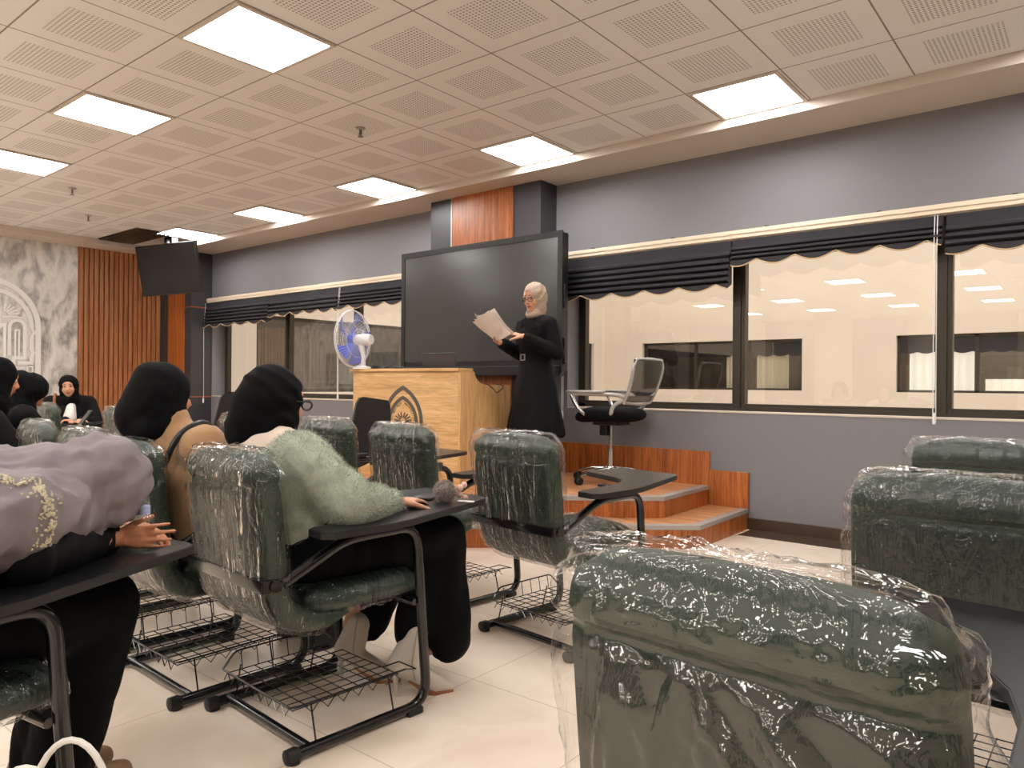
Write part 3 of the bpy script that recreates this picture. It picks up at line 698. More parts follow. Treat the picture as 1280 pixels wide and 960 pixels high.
# ------------------------------------------------------------------ office chair by the window
def office_chair(x, y, rz):
    t = thing('office_chair', 'black office swivel chair with grey frame and mesh back by the window', 'office chair', (x, y, PZ), rz)
    st = obj('star_base', G().lathe([(.05, .06), (.055, .10), (.04, .13)], n=20), M['chrome'], t)
    for k in range(5):
        a = 2*pi*k/5+.3; e = Vector((cos(a), sin(a), 0))
        g = G().tube([e*.03+Vector((0, 0, .105)), e*.16+Vector((0, 0, .10)), e*.31+Vector((0, 0, .065))], [.024, .02, .014], 10); obj('foot_arm', g, M['chrome'], st)
        s_ = Vector((-e.y, e.x, 0)); c = e*.315
        w = obj('caster', G().lathe([(.026, -.026), (.03, -.02), (.03, -.006), (.02, -.004), (.02, .004), (.03, .006), (.03, .02), (.026, .026)], c+Vector((0, 0, .03)), s_, 16).lathe([(.012, .03), (.012, .065)], c, n=10), M['blackplastic'], t)
    obj('gas_lift', G().lathe([(.024, .12), (.024, .27), (.015, .27), (.015, .48)], n=16), M['chrome'], t)
    obj('mechanism', G().box(-.09, .09, -.12, .12, .455, .50, .012).box(-.03, .03, .02, .09, .37, .47, .01), M['blackplastic'], t, False)
    obj('tilt_lever', G().tube([(.05, -.02, .47), (.2, -.04, .46), (.26, -.04, .445)], .006, 8), M['chrome'], t)
    g = G()
    def seat(u, v):
        a = 2*pi*u; tt = pi*v; cx = abs(cos(a))**.5*(1 if cos(a) > 0 else -1); cy = abs(sin(a))**.5*(1 if sin(a) > 0 else -1); q = sin(tt)**.45
        y = .24*cy*q; return (.245*cx*q, y, .54+.062*cos(tt)-(.03*max(0, y-.12)/.12))
    obj('seat', G().grid(seat, 40, 14, True), M['black_cloth'], t)
    # backrest: grey loop frame with mesh
    def bk(u): return -.235-.10*u-.02*sin(u*pi)
    hw = lambda u: .205+.03*u
    loop = [(-hw(0), bk(0), .64)]+[(-hw(k/8), bk(k/8), .64+.31*k/8) for k in range(1, 8)]+[(-.2, bk(1), 0.965), (0, bk(1)-.01, 0.972), (.2, bk(1), 0.965)]+[(hw(k/8), bk(k/8), .64+.31*k/8) for k in range(7, -1, -1)]+[(0, bk(0)-.025, .625)]
    obj('back_frame', G().tube(loop, .014, 10, True), M['alu_grey'], t)
    tn = NT('mesh_fabric'); tr = tn.add('ShaderNodeBsdfTransparent'); mx = tn.add('ShaderNodeMixShader', i={0: .62}); tn.p.inputs['Base Color'].default_value = srgb(58, 54, 52); tn.link(tr.outputs[0], mx.inputs[1]); tn.link(tn.p.outputs[0], mx.inputs[2]); tn.link(mx.outputs[0], tn.out.inputs['Surface'])
    obj('mesh_back', G().grid(lambda u, v: ((u-.5)*2*hw(v), bk(v)-.03*(1-(2*u-1)**2), .64+.325*v), 12, 12).grid(lambda u, v: ((u-.5)*2*hw(v), bk(v)-.03*(1-(2*u-1)**2)-.003, .64+.325*v), 12, 12), tn.m, t)
    obj('lumbar_bar', G().box(-.2, .2, -.285, -.265, .69, .72, .006), M['alu_grey'], t)
    for sx in (-1, 1):
        obj('armrest', G().tube(fillet([(sx*.2, -.245, .68), (sx*.25, -.2, .70), (sx*.27, .22, .705)], .04), [.016]*16 if False else .016, 10).box(sx*.27-.03, sx*.27+.03, -.1, .23, .712, .732, .008), M['alu_grey'], t)
        obj('arm_support', G().tube(fillet([(sx*.27, .2, .70), (sx*.26, .14, .58), (sx*.2, .05, .50), (sx*.06, .0, .485)], .06), .014, 10), M['chrome'], t)
        obj('back_stay', G().tube(fillet([(sx*.2, -.235, .66), (sx*.235, -.16, .62), (sx*.225, -.13, .53), (sx*.06, -.08, .485)], .07), .016, 10), M['alu_grey'], t)
    return t
office_chair(-3.06, 5.04, radians(90))
# ------------------------------------------------------------------ tablet-arm chairs in plastic wrap
BC = [(-.02, .375), (-.13, .365), (-.215, .395), (-.262, .47), (-.278, .60), (-.292, .73), (-.306, .852)]      # centre line of back shell (y, z)
BCS = spline([(y, z, 0) for y, z in BC], 60)
def bframe(s):
    k = min(int(s*60), 59); p = BCS[k].lerp(BCS[k+1], s*60-k); d = (BCS[k+1]-BCS[k]).normalized()
    return p, d, Vector((d.y, -d.x, 0))     # normal n points to the front of the seat back
def amap(u):
    """spreads samples evenly over the flat faces of the back's rounded-rectangle section"""
    q = (u % 1)*4; k = int(q); t = q-k; t = 1-t if k % 2 == 0 else t       # t runs from the y axis to the x axis
    ph = math.asin((t/.78*.93)**(1/.32)) if t < .78 else .922+(pi/2-.922)*(t-.78)/.22
    return [pi/2-ph, pi/2+ph, 3*pi/2-ph, 3*pi/2+ph][k]
def amap2(u):
    q = (u % 1)*4; k = int(q); t = q-k; f = lambda t: math.asin(min(1, (t/.5*.886)**(1/.35)))
    return k*pi/2+(f(t) if t < .5 else pi/2-f(1-t))
def ring_pt(s, a, off=0.0, w_extra=0.0):
    p, d, n = bframe(min(max(s, 0), 1))
    w = interp([(0, .2), (.1, .215), (.35, .225), (.7, .225), (.93, .222), (.98, .213), (1, .19)], s)[0]
    t = interp([(0, .02), (.08, .032), (.3, .04), (.6, .046), (.87, .05), (.90, .041), (.922, .055), (.96, .054), (.985, .046), (1, .032)], s)[0]
    ca, sa = cos(a), sin(a); e = .32
    x = (w+off+w_extra)*abs(ca)**e*(1 if ca > 0 else -1); q = (t+off)*abs(sa)**.62*(1 if sa > 0 else -1)
    if s > .999: p = p+d*off
    return Vector((x, p.x+n.x*q, p.y+n.y*q)), d
def back_geo(na=44, ns=52):
    g = G(); g.grid(lambda u, v: tuple(ring_pt(v, amap(u))[0]), na, ns, True)
    n0 = 0; g.f.append(tuple(range(na-1, -1, -1)))
    # domed top
    last = [g.v[ns*na+i] for i in range(na)]; p, d, n = bframe(1); c = Vector((0, p.x, p.y)); dd = Vector((0, d.x, d.y)); o = len(g.v)
    for k in range(1, 5):
        f = cos(k/4*pi/2*.98); g.v += [tuple(c+(Vector(q)-c)*f+dd*.022*sin(k/4*pi/2)) for q in last]
    for k in range(4):
        b0 = ns*na if k == 0 else o+(k-1)*na; b1 = o+k*na
        for i in range(na): g.f.append((b0+i, b0+(i+1) % na, b1+(i+1) % na, b1+i))
    g.f.append(tuple(o+3*na+i for i in range(na))); return g
def seat_pt(u, v, off=0.0):
    a = amap2(u); t = pi*v; ca, sa = cos(a), sin(a); e = .35
    q = sin(t)**.42 if 0 < v < 1 else 0
    x = (.225+off)*abs(ca)**e*(1 if ca > 0 else -1)*q; y = .055+(.225+off)*abs(sa)**e*(1 if sa > 0 else -1)*q
    z = .415+(.05+off)*cos(t)+(.012*(1-(x/.23)**2) if v < .5 else 0)-.022*max(0, (y-.18)/.1)**2
    return Vector((x, y, z))
def film_back(seed, na, ns, amp=1.0, s0=.16):
    sd = Vector((seed*7.3, seed*3.1, seed*5.7))
    def off(s, a, p):
        top = max(0, min(1, (s-.87)/.07)); q = p+sd
        crump = abs(noise.noise(q*34))+.6*abs(noise.noise(q*75)); ten = noise.noise(Vector((q.x*17+q.z*4, q.y*9, q.z*2.4)))
        ten2 = abs(noise.noise(Vector((q.x*40+q.z*14, q.y*20, q.z*5))))
        side = abs(cos(a))**6
        if seed == 11:
            dz = .86-p.z; w1 = p.x-.85*dz; w2 = p.x+.12*dz; k1 = max(0, min(1, (p.x+.10)/.12)); n1 = noise.noise(V((w1*13+2, (p.x+p.z)*2.2, 1.7))); n2 = noise.noise(V((w2*19, p.z*2.5, 8.3)))
            f = max(0, 1-abs(n1)*2.6)**1.6*k1; f2 = max(0, 1-abs(n2)*2.8)**1.6*(1-k1*.7); fade = min(1, max(0, dz-.09)/.06)
            return .008+(1-top)*fade*(.026*f+.020*f2+.010*n1+.008*n2+.004*noise.noise(p*9))+amp*top*(.011*crump+.006*abs(noise.noise(Vector((q.x*46, q.y*16, q.z*16)))))+side*.010*abs(noise.noise(q*11))
        return .006+amp*(.012*top*crump+(1-top)*(.006*ten+.006*ten2+.004)+side*(.014*abs(noise.noise(q*11))+.006*crump))
    def pt(u, v):
        s = s0+(1-s0)*v; a = amap(u); p, d = ring_pt(s, a); q, _ = ring_pt(s, a, off(s, a, p), .022*max(0, noise.noise(Vector((seed, s*2.5, 3 if cos(a) > 0 else 9)))+.35)*abs(cos(a))**4*(.25 if seed == 11 and cos(a) > 0 else 1)); return tuple(q)
    g = G().grid(pt, na, ns, True); last = [Vector(g.v[ns*na+i]) for i in range(na)]; p, d, n = bframe(1); c = Vector((0, p.x, p.y)); dd = Vector((0, d.x, d.y)); o = len(g.v); K = 7
    for k in range(1, K+1):
        f = cos(k/K*pi/2*.985)
        for q in last:
            r = c+(q-c)*f; cr = abs(noise.noise((r+sd)*38))+.6*abs(noise.noise((r+sd)*80)); g.v.append(tuple(r+dd*(.024*sin(k/K*pi/2)+.009*amp*cr)))
    for k in range(K):
        b0 = ns*na if k == 0 else o+(k-1)*na; b1 = o+k*na
        for i in range(na): g.f.append((b0+i, b0+(i+1) % na, b1+(i+1) % na, b1+i))
    g.f.append(tuple(o+(K-1)*na+i for i in range(na))); return g
def film_seat(seed, nu, nv):
    sd = Vector((seed*2.3, seed*9.1, seed*4.7))
    def pt(u, v):
        v = .02+.96*v; p = seat_pt(u, v); q = p+sd
        o = .006+.008*abs(noise.noise(Vector((q.x*16, q.y*34, q.z*20))))+.007*abs(noise.noise(q*45))
        if v > .5: o += .012*(v-.5)
        return tuple(seat_pt(u, v, o))
    return G().grid(pt, nu, nv, True)
TAB = [(.225, -.16), (.24, -.185), (.31, -.19), (.335, -.165), (.34, .02), (.325, .12), (.20, .55), (.18, .585), (.15, .597), (-.13, .61), (-.165, .59), (-.19, .40), (-.185, .37), (-.15, .345), (.06, .28), (.13, .235), (.175, .16), (.205, .06)]
ARM_Z = .625
def rail_pts(sx):
    return fillet([(sx*.245, -.25, .022), (sx*.245, .255, .022), (sx*.245, .205, ARM_Z-.018), (sx*.245, -.07, ARM_Z-.022), (sx*.228, -.262, .505)], [.085, .07, .05], 7)
def side_frame(sx): return G().tube(rail_pts(sx), .0165, 12)
me_rail = [mesh_of('side_frame', side_frame(sx), M['black_metal']) for sx in (-1, 1)]
me_cap = [mesh_of('end_cap', G().lathe([(.012, -.012), (.021, -.008), (.022, .02), (.018, .03)], (sx*.245, -.25, .022), (0, 1, 0), 14).lathe([(.02, 0), (.02, .02)], (sx*.245, -.235, 0), n=12), M['black_cap']) for sx in (-1, 1)]
me_foot = [mesh_of('foot_pad', G().box(sx*.245-.02, sx*.245+.02, .165, .225, 0, .022, .004), M['black_cap']) for sx in (-1, 1)]
me_cross = mesh_of('cross_bar', G().box(-.232, .232, -.329, -.319, .487, .525, .003).tube([(-.245, -.29, .506), (-.225, -.285, .506)], .017, 12).tube([(.225, -.285, .506), (.245, -.29, .506)], .017, 12).box(-.236, -.222, -.325, -.27, .489, .523).box(.222, .236, -.325, -.27, .489, .523), M['black_metal'])
me_stretch = mesh_of('floor_stretcher', G().tube([(-.245, -.185, .026), (.245, -.185, .026)], .0135, 12), M['black_metal'])
me_seatbar = mesh_of('seat_bearer', G().tube([(-.245, .20, .36), (.245, .20, .36)], .011, 10), M['black_metal'])
def basket():
    g = G(); r = .0024; x0, x1, y0, y1, z = -.2, .2, -.21, .17, .125
    for k in range(10): x = x0+(x1-x0)*k/9; g.tube([(x, y0, z), (x, y1, z)], r*.8, 5)
    for k in range(9): y = y0+(y1-y0)*k/8; g.tube([(x0, y, z-.002), (x1, y, z-.002)], r*.8, 5)
    rim = fillet([(x0-.01, y0-.012, z+.012), (x1+.012, y0-.012, z+.012), (x1+.012, y1+.02, z+.012)], .02, 4); g.tube(rim, r*1.3, 6)
    zz = []                                          # zigzag border hanging from the rim
    n = 17
    for k in range(n+1): zz.append((x0+(x1-x0)*k/n, y0-.012, z+(.012 if k % 2 else -.018)))
    for k in range(1, 15): zz.append((x1+.012, y0+(y1-y0)*k/14, z+(.012 if k % 2 else -.018)))
    g.tube(zz, r*.8, 5)
    back = fillet([(x0-.01, y0-.012, z+.012), (x0-.012, y0+.03, z+.06), (x0-.012, y1-.03, z+.06), (x0-.012, y1+.02, z+.012)], .02, 4); g.tube(back, r*1.3, 6)
    for k in range(6): y = y0+.05+k*.056; g.tube([(x0-.012, y, z+.06), (x0, y, z)], r*.8, 5)
    g.tube([(x1+.012, y1+.02, z+.012), (x1+.03, y1+.05, z+.01), (x1-.06, y1+.05, z+.01), (x1-.08, y1, z)], r, 5)
    for x, y in ((x1+.012, y0+.05), (x1+.012, y1-.05)): g.tube([(x, y, z+.01), (.24, y+.0, .035)], r*1.2, 6)
    for y in (y0+.05, y1-.05): g.tube([(x0-.012, y, z+.01), (-.24, y, .035)], r*1.2, 6)
    return g
me_basket = mesh_of('wire_basket', basket(), M['black_metal'])
me_tab = mesh_of('writing_tablet', G().prism(TAB, ARM_Z+.006, ARM_Z+.026), M['tablet'], False)
me_tabedge = mesh_of('edge_band', G().strip(TAB, .006, ARM_Z+.0055, ARM_Z+.0245, closed=True), M['black_cap'])
me_brk = mesh_of('tablet_bracket', G().box(.225, .265, -.06, .17, ARM_Z-.012, ARM_Z+.006, .003).box(.05, .23, .16, .2, ARM_Z-.006, ARM_Z+.006, .003), M['black_metal'])
me_armpad = mesh_of('arm_pad', G().box(-.272, -.218, -.10, .14, ARM_Z-.006, ARM_Z+.016, .008), M['black_cap'])
me_back = mesh_of('backrest', back_geo(), M['leather'])
me_pan = mesh_of('back_panel', G().grid(lambda u, v: tuple(ring_pt(.36+.52*v, -pi/2+(u-.5)*1.55, .0045)[0]), 16, 14), M['leather_panel'])
me_seat = mesh_of('seat', G().grid(lambda u, v: tuple(seat_pt(u, v)), 44, 18, True), M['leather'])
me_fb = [mesh_of('plastic_wrap', film_back(k+1, 72, 60), M['film'], True) for k in range(3)]
me_fs = [mesh_of('plastic_wrap', film_seat(k+1, 64, 26), M['film'], True) for k in range(2)]
for m_ in me_fb+me_fs: shade(m_, 180)
CH_N = [0]
def tablet_chair(x, y, rz, label, group='green tablet chairs in plastic wrap', flip=False, detail=True, near=False):
    t = thing('tablet_chair', label, 'chair', (x, y, 0), radians(rz), group); k = CH_N[0]; CH_N[0] += 1
    P = lambda n, me, par=t: obj(n, me, None, par)
    b = P('backrest', me_back); P('back_panel', me_pan, b)
    if near:
        mf = mesh_of('plastic_wrap', film_back(11, 190, 130, .85), M['film_near'], True); shade(mf, 180); P('plastic_wrap', mf, b)
    else: P('plastic_wrap', me_fb[k % 3], b)
    s = P('seat', me_seat); P('plastic_wrap', me_fs[k % 2], s)
    for i in (0, 1):
        r = P('side_frame', me_rail[i]); P('end_cap', me_cap[i], r); P('foot_pad', me_foot[i], r)
    P('cross_bar', me_cross); P('floor_stretcher', me_stretch); P('seat_bearer', me_seatbar); P('arm_pad', me_armpad)
    if detail: P('wire_basket', me_basket)
    if flip:      # writing tablet folded up on edge beside the arm
        w = P('writing_tablet', me_tab); e = P('edge_band', me_tabedge, w)
        w.matrix_local = Matrix.Translation((.30, 0, ARM_Z+.20-.04)) @ Matrix.Rotation(radians(84), 4, 'Y') @ Matrix.Translation((-.0, 0, -ARM_Z-.016))
    else:
        w = P('writing_tablet', me_tab); P('edge_band', me_tabedge, w)
    P('tablet_bracket', me_brk); return t
tablet_chair(-2.0, 1.48, -4, 'green wrapped tablet chair under the woman in the fluffy sage sweater')
tablet_chair(-2.595, 1.43, -2, 'green wrapped tablet chair under the woman in the camel coat')
tablet_chair(-1.82, 2.62, -7, 'empty green wrapped chair in front of the steps, its open tablet facing the platform')
tablet_chair(-.29, 1.09, -5, 'nearest green wrapped chair, its back filling the lower right corner', near=True)
tablet_chair(-.25, 2.2, -1, 'second wrapped chair from the viewer in the right column, cut by the picture edge')
tablet_chair(-.36, 3.5, -1, 'farthest wrapped chair of the right column, below the window cord')
tablet_chair(-1.91, .35, 9, 'green wrapped chair under the bent woman in the grey headscarf')
tablet_chair(-2.6, 2.72, -6, 'wrapped green chair in front of the podium crest')
tablet_chair(-3.3, 2.80, -4, 'wrapped green chair right beside the sweater woman, second left of the chair by the steps')
tablet_chair(-4.12, 2.78, -4, 'wrapped green chair left behind the sweater woman with its tablet folded up', flip=True)
tablet_chair(-5.75, 2.75, -3, 'wrapped chair with folded tablet right of the listener in the white blouse', flip=True)
tablet_chair(-6.45, 3.15, -3, 'wrapped chair peeking out beside the camel coat woman, farthest of its cluster')
tablet_chair(-7.05, 2.7, -3, 'wrapped chair just left of the seated listener with the white blouse')
tablet_chair(-3.22, 1.55, -4, 'wrapped chair directly behind the grey headscarf, first left of the camel coat')
tablet_chair(-3.95, 1.62, -8, 'wrapped chair left of the grey headscarf, in front of the bowing woman')
tablet_chair(-5.6, 1.75, -3, 'chair under the woman bent over at the far left')
tablet_chair(-4.98, 1.45, -3, 'chair under the woman cut by the left picture edge')
tablet_chair(-8.3, 3.05, -40, 'wrapped chair under the seated listener with a white blouse')
# ------------------------------------------------------------------ people
V = Vector
def RX(a): return Matrix.Rotation(radians(a), 3, 'X')
def RZ(a): return Matrix.Rotation(radians(a), 3, 'Z')
def RY(a): return Matrix.Rotation(radians(a), 3, 'Y')
def hand(g, W, d, n, side=1, curl=(15, 20, 20), sc=1.0, thumb=(.55, .75, .25), spread=0.0, extra=(0, 0, 0, 0)):
    """palm, four jointed fingers and a thumb; d fingers direction, n direction the palm faces, thumb on side*(d x n)"""
    W, d, n = V(W), V(d).normalized(), V(n); n = (n-d*n.dot(d)).normalized(); s = d.cross(n)*side
    sizes = [(.027, .0082, (.040, .024, .020)), (.009, .0086, (.044, .027, .021)), (-.009, .0082, (.041, .025, .020)), (-.026, .0072, (.032, .019, .018))]
    for q, (o, r, L) in enumerate(sizes):
        k = W+(d*(.082-.006*abs(q-1))+s*o)*sc; g.cone(W+(d*.012+s*o*.55)*sc, .0135*sc, k, .0105*sc)
        p = k; a = 0; dd = (d+s*o*spread*12).normalized()
        for j, l in enumerate(L):
            a += radians(curl[j]+(extra[q] if j == 0 else 0)); v = dd*cos(a)+n*sin(a); e = p+v*l*sc; g.cone(p, r*(1-.08*j)*sc, e, r*(.92-.1*j)*sc, 10); p = e
    b = W+(d*.022+s*.020)*sc; t = (d*thumb[0]+s*thumb[1]+n*thumb[2]).normalized(); m = b+t*.042*sc; g.cone(b, .014*sc, m, .011*sc, 10)
    t2 = (t*.8+d*.45+n*.2).normalized(); m2 = m+t2*.03*sc; g.cone(m, .0105*sc, m2, .0095*sc, 10); g.cone(m2, .0095*sc, m2+(t2+n*.15).normalized()*.022*sc, .0078*sc, 10)
    return g
def head_geo(g, C, R):
    C = V(C); P = lambda x, y, z: C+R @ V((x, y, z))
    g.ell(P(0, -.012, .025), (.074, .092, .09), R).ell(P(0, .022, -.03), (.058, .064, .07), R).ell(P(0, .045, -.075), (.034, .034, .026), R)
    g.ell(P(0, .035, .035), (.060, .05, .05), R)
    for sx in (-1, 1): g.ell(P(sx*.034, .056, -.022), (.024, .022, .024), R).ell(P(sx*.03, .066, .036), (.022, .014, .009), R).ell(P(sx*.074, -.005, .0), (.008, .017, .03), R)
    g.cone(P(0, .078, .018), .008, P(0, .098, -.018), .0115, 10).ell(P(-.011, .088, -.022), .0085).ell(P(.011, .088, -.022), .0085)
    g.ell(P(0, .079, -.046), (.022, .010, .006), R).ell(P(0, .076, -.056), (.019, .010, .007), R)
    return g
def face_parts(par, C, R, glasses=False):
    C = V(C); P = lambda x, y, z: C+R @ V((x, y, z))
    for sx in (-1, 1):
        e = obj('eye', G().ell(P(sx*.030, .068, .014), (.0135, .0115, .0078), R), M['eyewhite'], par)
        obj('iris', G().ell(P(sx*.029, .0775, .0135), (.0062, .003, .0066), R, 12, 8), M['iris'], e)
        obj('eyelid', G().tube([P(sx*.030+k*.0045, .0795-.0006*k*k, .0205-.0006*k*k) for k in range(-3, 4)], .0022, 6), M['brow'], e)
        obj('eyebrow', G().tube([P(sx*(.012+.008*k), .083-.0013*k*k, .036+.002*k-.0007*k*k) for k in range(6)], [.002, .0032, .0032, .003, .0024, .0014], 6), M['brow'], par)
    obj('lips', G().tube([P(.0055*k, .0885-.0008*k*k, -.046-.0003*k*k) for k in range(-4, 5)], [.001, .003, .0042, .0048, .004, .0048, .0042, .003, .001], 8).tube([P(.0055*k, .0868-.0008*k*k, -.0545+.0004*k*k) for k in range(-4, 5)], [.001, .003, .0044, .005, .0052, .005, .0044, .003, .001], 8), M['lips'], par)
    if glasses:
        g = G()
        for sx in (-1, 1):
            g.tube([P(sx*.034+.026*cos(2*pi*k/20), .099-.05*abs(.026*cos(2*pi*k/20)+.008)*.6, .004+.016*sin(2*pi*k/20)) for k in range(20)], .0032, 6, True)
            g.tube([P(sx*.060, .094, .010), P(sx*.078, .07, .013), P(sx*.082, -.01, .01)], .002, 6)
        g.tube([P(-.009, .101, .008), P(0, .104, .010), P(.009, .101, .008)], .002, 6); obj('glasses', g, M['blackplastic'], par)
def hijab(par, C, R, mat, tail=None, bun=.0, name='headscarf', cut=True, voxel=.008, fold=.005, seed=0, drop=.17, shoulder=.12, extra=None, cutz=-.014, chin=True, neck=.088, low=1.0, sm=14):
    C = V(C); P = lambda x, y, z: C+R @ V((x, y, z)); g = G()
    g.ell(P(0, -.022, .020), (.094, .112, .112), R).ell(P(0, -.015+.012*(1-low), -.045), (.092*low, .098*low, .10), R)
    if bun: g.ell(P(0, -.085, .01), (.085, .07+bun, .085), R)
    D = V((0, 0, -1))
    base = P(0, -.03, -.06); g.cone(base, neck, base+D*(drop-.06), shoulder)
    if chin: g.ell(P(0, .035, -.115), (.07, .065, .045), R)
    for e in (extra or []): g.cone(*e)
    cutter = G().ell(P(0, .125, cutz), (.070, .112, .092), R, 32, 24) if cut else None
    def dp(co, n):
        q = co-C; a = noise.noise(V((q.x*9+seed, q.y*9, q.z*5))); b = abs(noise.noise(V((q.x*4+q.z*16+seed, q.y*8, q.z*5))))
        l = R.transposed() @ q; w = abs(noise.noise(V((l.z*15+l.y*9+seed, l.x*5, l.y*4))))
        if sm > 30: w += .9*abs(noise.noise(V((l.x*17, l.y*17, l.z*3.5+seed))))+.5*abs(noise.noise(V((l.x*38, l.y*34, l.z*6+seed))))
        return fold*(a*.8+b*1.2-w*1.6+(1.5 if sm > 30 else 0))
    return hull_obj(name, g, mat, par, voxel, sm, dp, cutter)
def seated_body(par, C, R, hips, chest, knees, ankles, sh, el, wr, hands, skin, voxel=.0075, scale=1.0):
    """one continuous figure under the clothes"""
    g = G(); head_geo(g, C, R); C = V(C)
    nb = V(chest)+V((0, 0, .17)); g.cone(C+R @ V((0, -.02, -.06)), .05, nb, .055)
    g.chain([V(hips), V(hips).lerp(V(chest), .5), V(chest), V(chest)+V((0, 0, .10))], [.13, .105, .12, .09])
    for i, sx in enumerate((-1, 1)):
        g.chain([V(chest)+V((sx*.05, 0, .12)), V(sh[i])], [.06, .05]); g.chain([V(sh[i]), V(el[i])], [.046, .037]); g.chain([V(el[i]), V(wr[i])], [.037, .026])
        g.chain([V(hips)+V((sx*.08, .02, -.01)), V(knees[i])], [.085, .058]); g.chain([V(knees[i]), V(ankles[i])], [.055, .036])
        f = V(ankles[i]); g.cone(f+V((0, -.02, -.06)), .02, f+V((sx*.015, .09, -.075)), .015)
        if hands[i]: hand(g, wr[i], **hands[i])
    return hull_obj('body', g, skin, par, voxel, 4)
def cloth(par, name, pieces, mat, voxel=.012, fold=.006, freq=9, seed=0, smooth=8, warp=None):
    g = G()
    for p in pieces:
        if p[0] == 'e': g.ell(*p[1:])
        elif p[0] == 'c': g.cone(*p[1:])
        else: g.chain(*p[1:])
    def dp(co, n):
        a = noise.noise(V((co.x*freq+seed, co.y*freq, co.z*freq*.6))); b = abs(noise.noise(V((co.x*freq*1.7+co.z*6+seed, co.y*freq*1.7, co.z*freq*.5))))
        return fold*(a+b*1.4-.5)
    return hull_obj(name, g, mat, par, voxel, smooth, dp)
def shoe(par, heel, toe, mat, name='shoe', h=.07):
    h0, t0 = V(heel), V(toe); d = (t0-h0); g = G()
    g.cone(h0+V((0, 0, .04)), .038, h0+d*.55+V((0, 0, .038)), .042).cone(h0+d*.55+V((0, 0, .036)), .041, t0-d*.1+V((0, 0, .03)), .03).cone(h0+V((0, 0, .045)), .04, h0+d*.12+V((0, 0, h+.035)), .044)
    return hull_obj(name, g, mat, par, .006, 4)
def boot(par, heel, toe, ankle):
    h0, t0, a0 = V(heel), V(toe), V(ankle); d = t0-h0; z = .085; g = G()
    g.cone(h0+V((0, 0, z+.02)), .030, h0+d*.35+V((0, 0, .075)), .034).cone(h0+d*.35+V((0, 0, .075)), .034, h0+d*.68+V((0, 0, .033)), .032).cone(h0+d*.68+V((0, 0, .030)), .031, t0+V((0, 0, .014)), .010)
    g.cone(h0+V((0, 0, z+.03)), .033, a0, .043).cone(h0+d*.2+V((0, 0, z)), .032, a0, .04)
    b = hull_obj('ankle_boot', g, M['white_boot'], par, .006, 4)
    obj('stiletto_heel', G().tube([h0+V((0, 0, z+.015)), h0-d*.03+V((0, 0, .06)), h0+d*.0+V((0, 0, .0))], [.02, .009, .0055], 10), M['white_boot'], b)
    obj('sole', G().tube([h0+d*.22+V((0, 0, z-.03)), h0+d*.45+V((0, 0, .035)), h0+d*.66+V((0, 0, .005)), t0+V((0, 0, .003))], [.012, .022, .026, .009], 10), M['leather_tan'], b)
    side = V((d.y, -d.x, 0)).normalized(); obj('zip', G().tube([h0+d*.3+side*.033+V((0, 0, .06)), (h0+d*.15).lerp(a0, .5)+side*.040+V((0, 0, .02)), a0+side*.042+V((0, 0, .03))], .0025, 6), M['nosing'], b)
    return b
def person(label, x, y, z=0, rz=0, group=None): return thing('person', label, 'person', (x, y, z), radians(rz), group)

# --- the speaker
t = person('standing woman in a long black coat, beige headscarf and glasses reading from papers', -3.53, 4.68, PZ, 164)
C, R = (.0, .03, 1.455), RZ(16) @ RX(-14)
RHW, LHW = V((.085, .30, 1.10)), V((-.165, .25, 1.135))
g = G(); head_geo(g, C, R); g.cone((0, .01, 1.40), .05, (0, 0, 1.29), .055)
g.chain([V((0, 0, .80)), V((0, 0, 1.0)), V((0, .01, 1.17)), V((0, 0, 1.25))], [.12, .10, .115, .08])
for sx, el, wr in ((1, (.215, -.0, 1.02), RHW), (-1, (-.225, -.02, 1.02), LHW)):
    g.chain([V((sx*.05, 0, 1.26)), V((sx*.155, 0, 1.245)), V(el)], [.055, .048, .037]); g.chain([V(el), V(wr)], [.036, .025])
    g.chain([V((sx*.08, 0, .80)), V((sx*.085, 0, .44)), V((sx*.085, -.01, .08))], [.085, .058, .038]); g.cone((sx*.085, -.03, .035), .03, (sx*.10, .12, .03), .026)
hand(g, RHW, (-.25, .75, .45), (-.9, .1, .3), 1, (25, 30, 25), 1.0, (.5, .5, -.5)); hand(g, LHW, (.6, .72, .25), (.25, -.1, -.9), 1, (8, 14, 12), 1.0, (.6, .7, .3))
hull_obj('body', g, M['skin'], t, .005, 4); face_parts(t, C, R, True)
hijab(t, C, R, M['beige_scarf'], drop=.13, shoulder=.066, fold=.009, seed=4, voxel=.006, bun=0, neck=.07, low=.90)
g = G(); prof = [(.36, .255, .215), (.42, .25, .21), (.6, .215, .178), (.8, .178, .145), (.95, .148, .118), (1.0, .146, .115), (1.08, .16, .13), (1.17, .172, .14), (1.23, .165, .12), (1.275, .10, .085), (1.30, .07, .07)]
def ck(u, v):
    zz, rx, ry = spline(prof, 40)[int(v*40)]; a = 2*pi*u; f = max(0, (.95-zz)/.6); w = 1+.055*f*sin(a*9+1.5*sin(a*2))
    return (rx*w*cos(a), ry*w*sin(a)+.008, zz)
g.grid(ck, 72, 40, True); g.f += [tuple(range(72)), tuple(40*72+k for k in range(71, -1, -1))]
for sx, el, wr in ((1, V((.215, -.0, 1.02)), RHW), (-1, V((-.225, -.02, 1.02)), LHW)):
    g.chain([V((sx*.10, 0, 1.255)), V((sx*.155, 0, 1.24)), el], [.07, .068, .058]); g.chain([el, wr-(wr-el)*.1], [.057, .045])
def coat_d(co, n): return .005*noise.noise(V((co.x*12, co.y*12, co.z*10)))+.004*abs(noise.noise(V((co.x*24, co.y*24, co.z*9))))*(1 if co.z > .9 else .3)
cb = hull_obj('coat', g, M['black_coat'], t, .009, 3, coat_d)
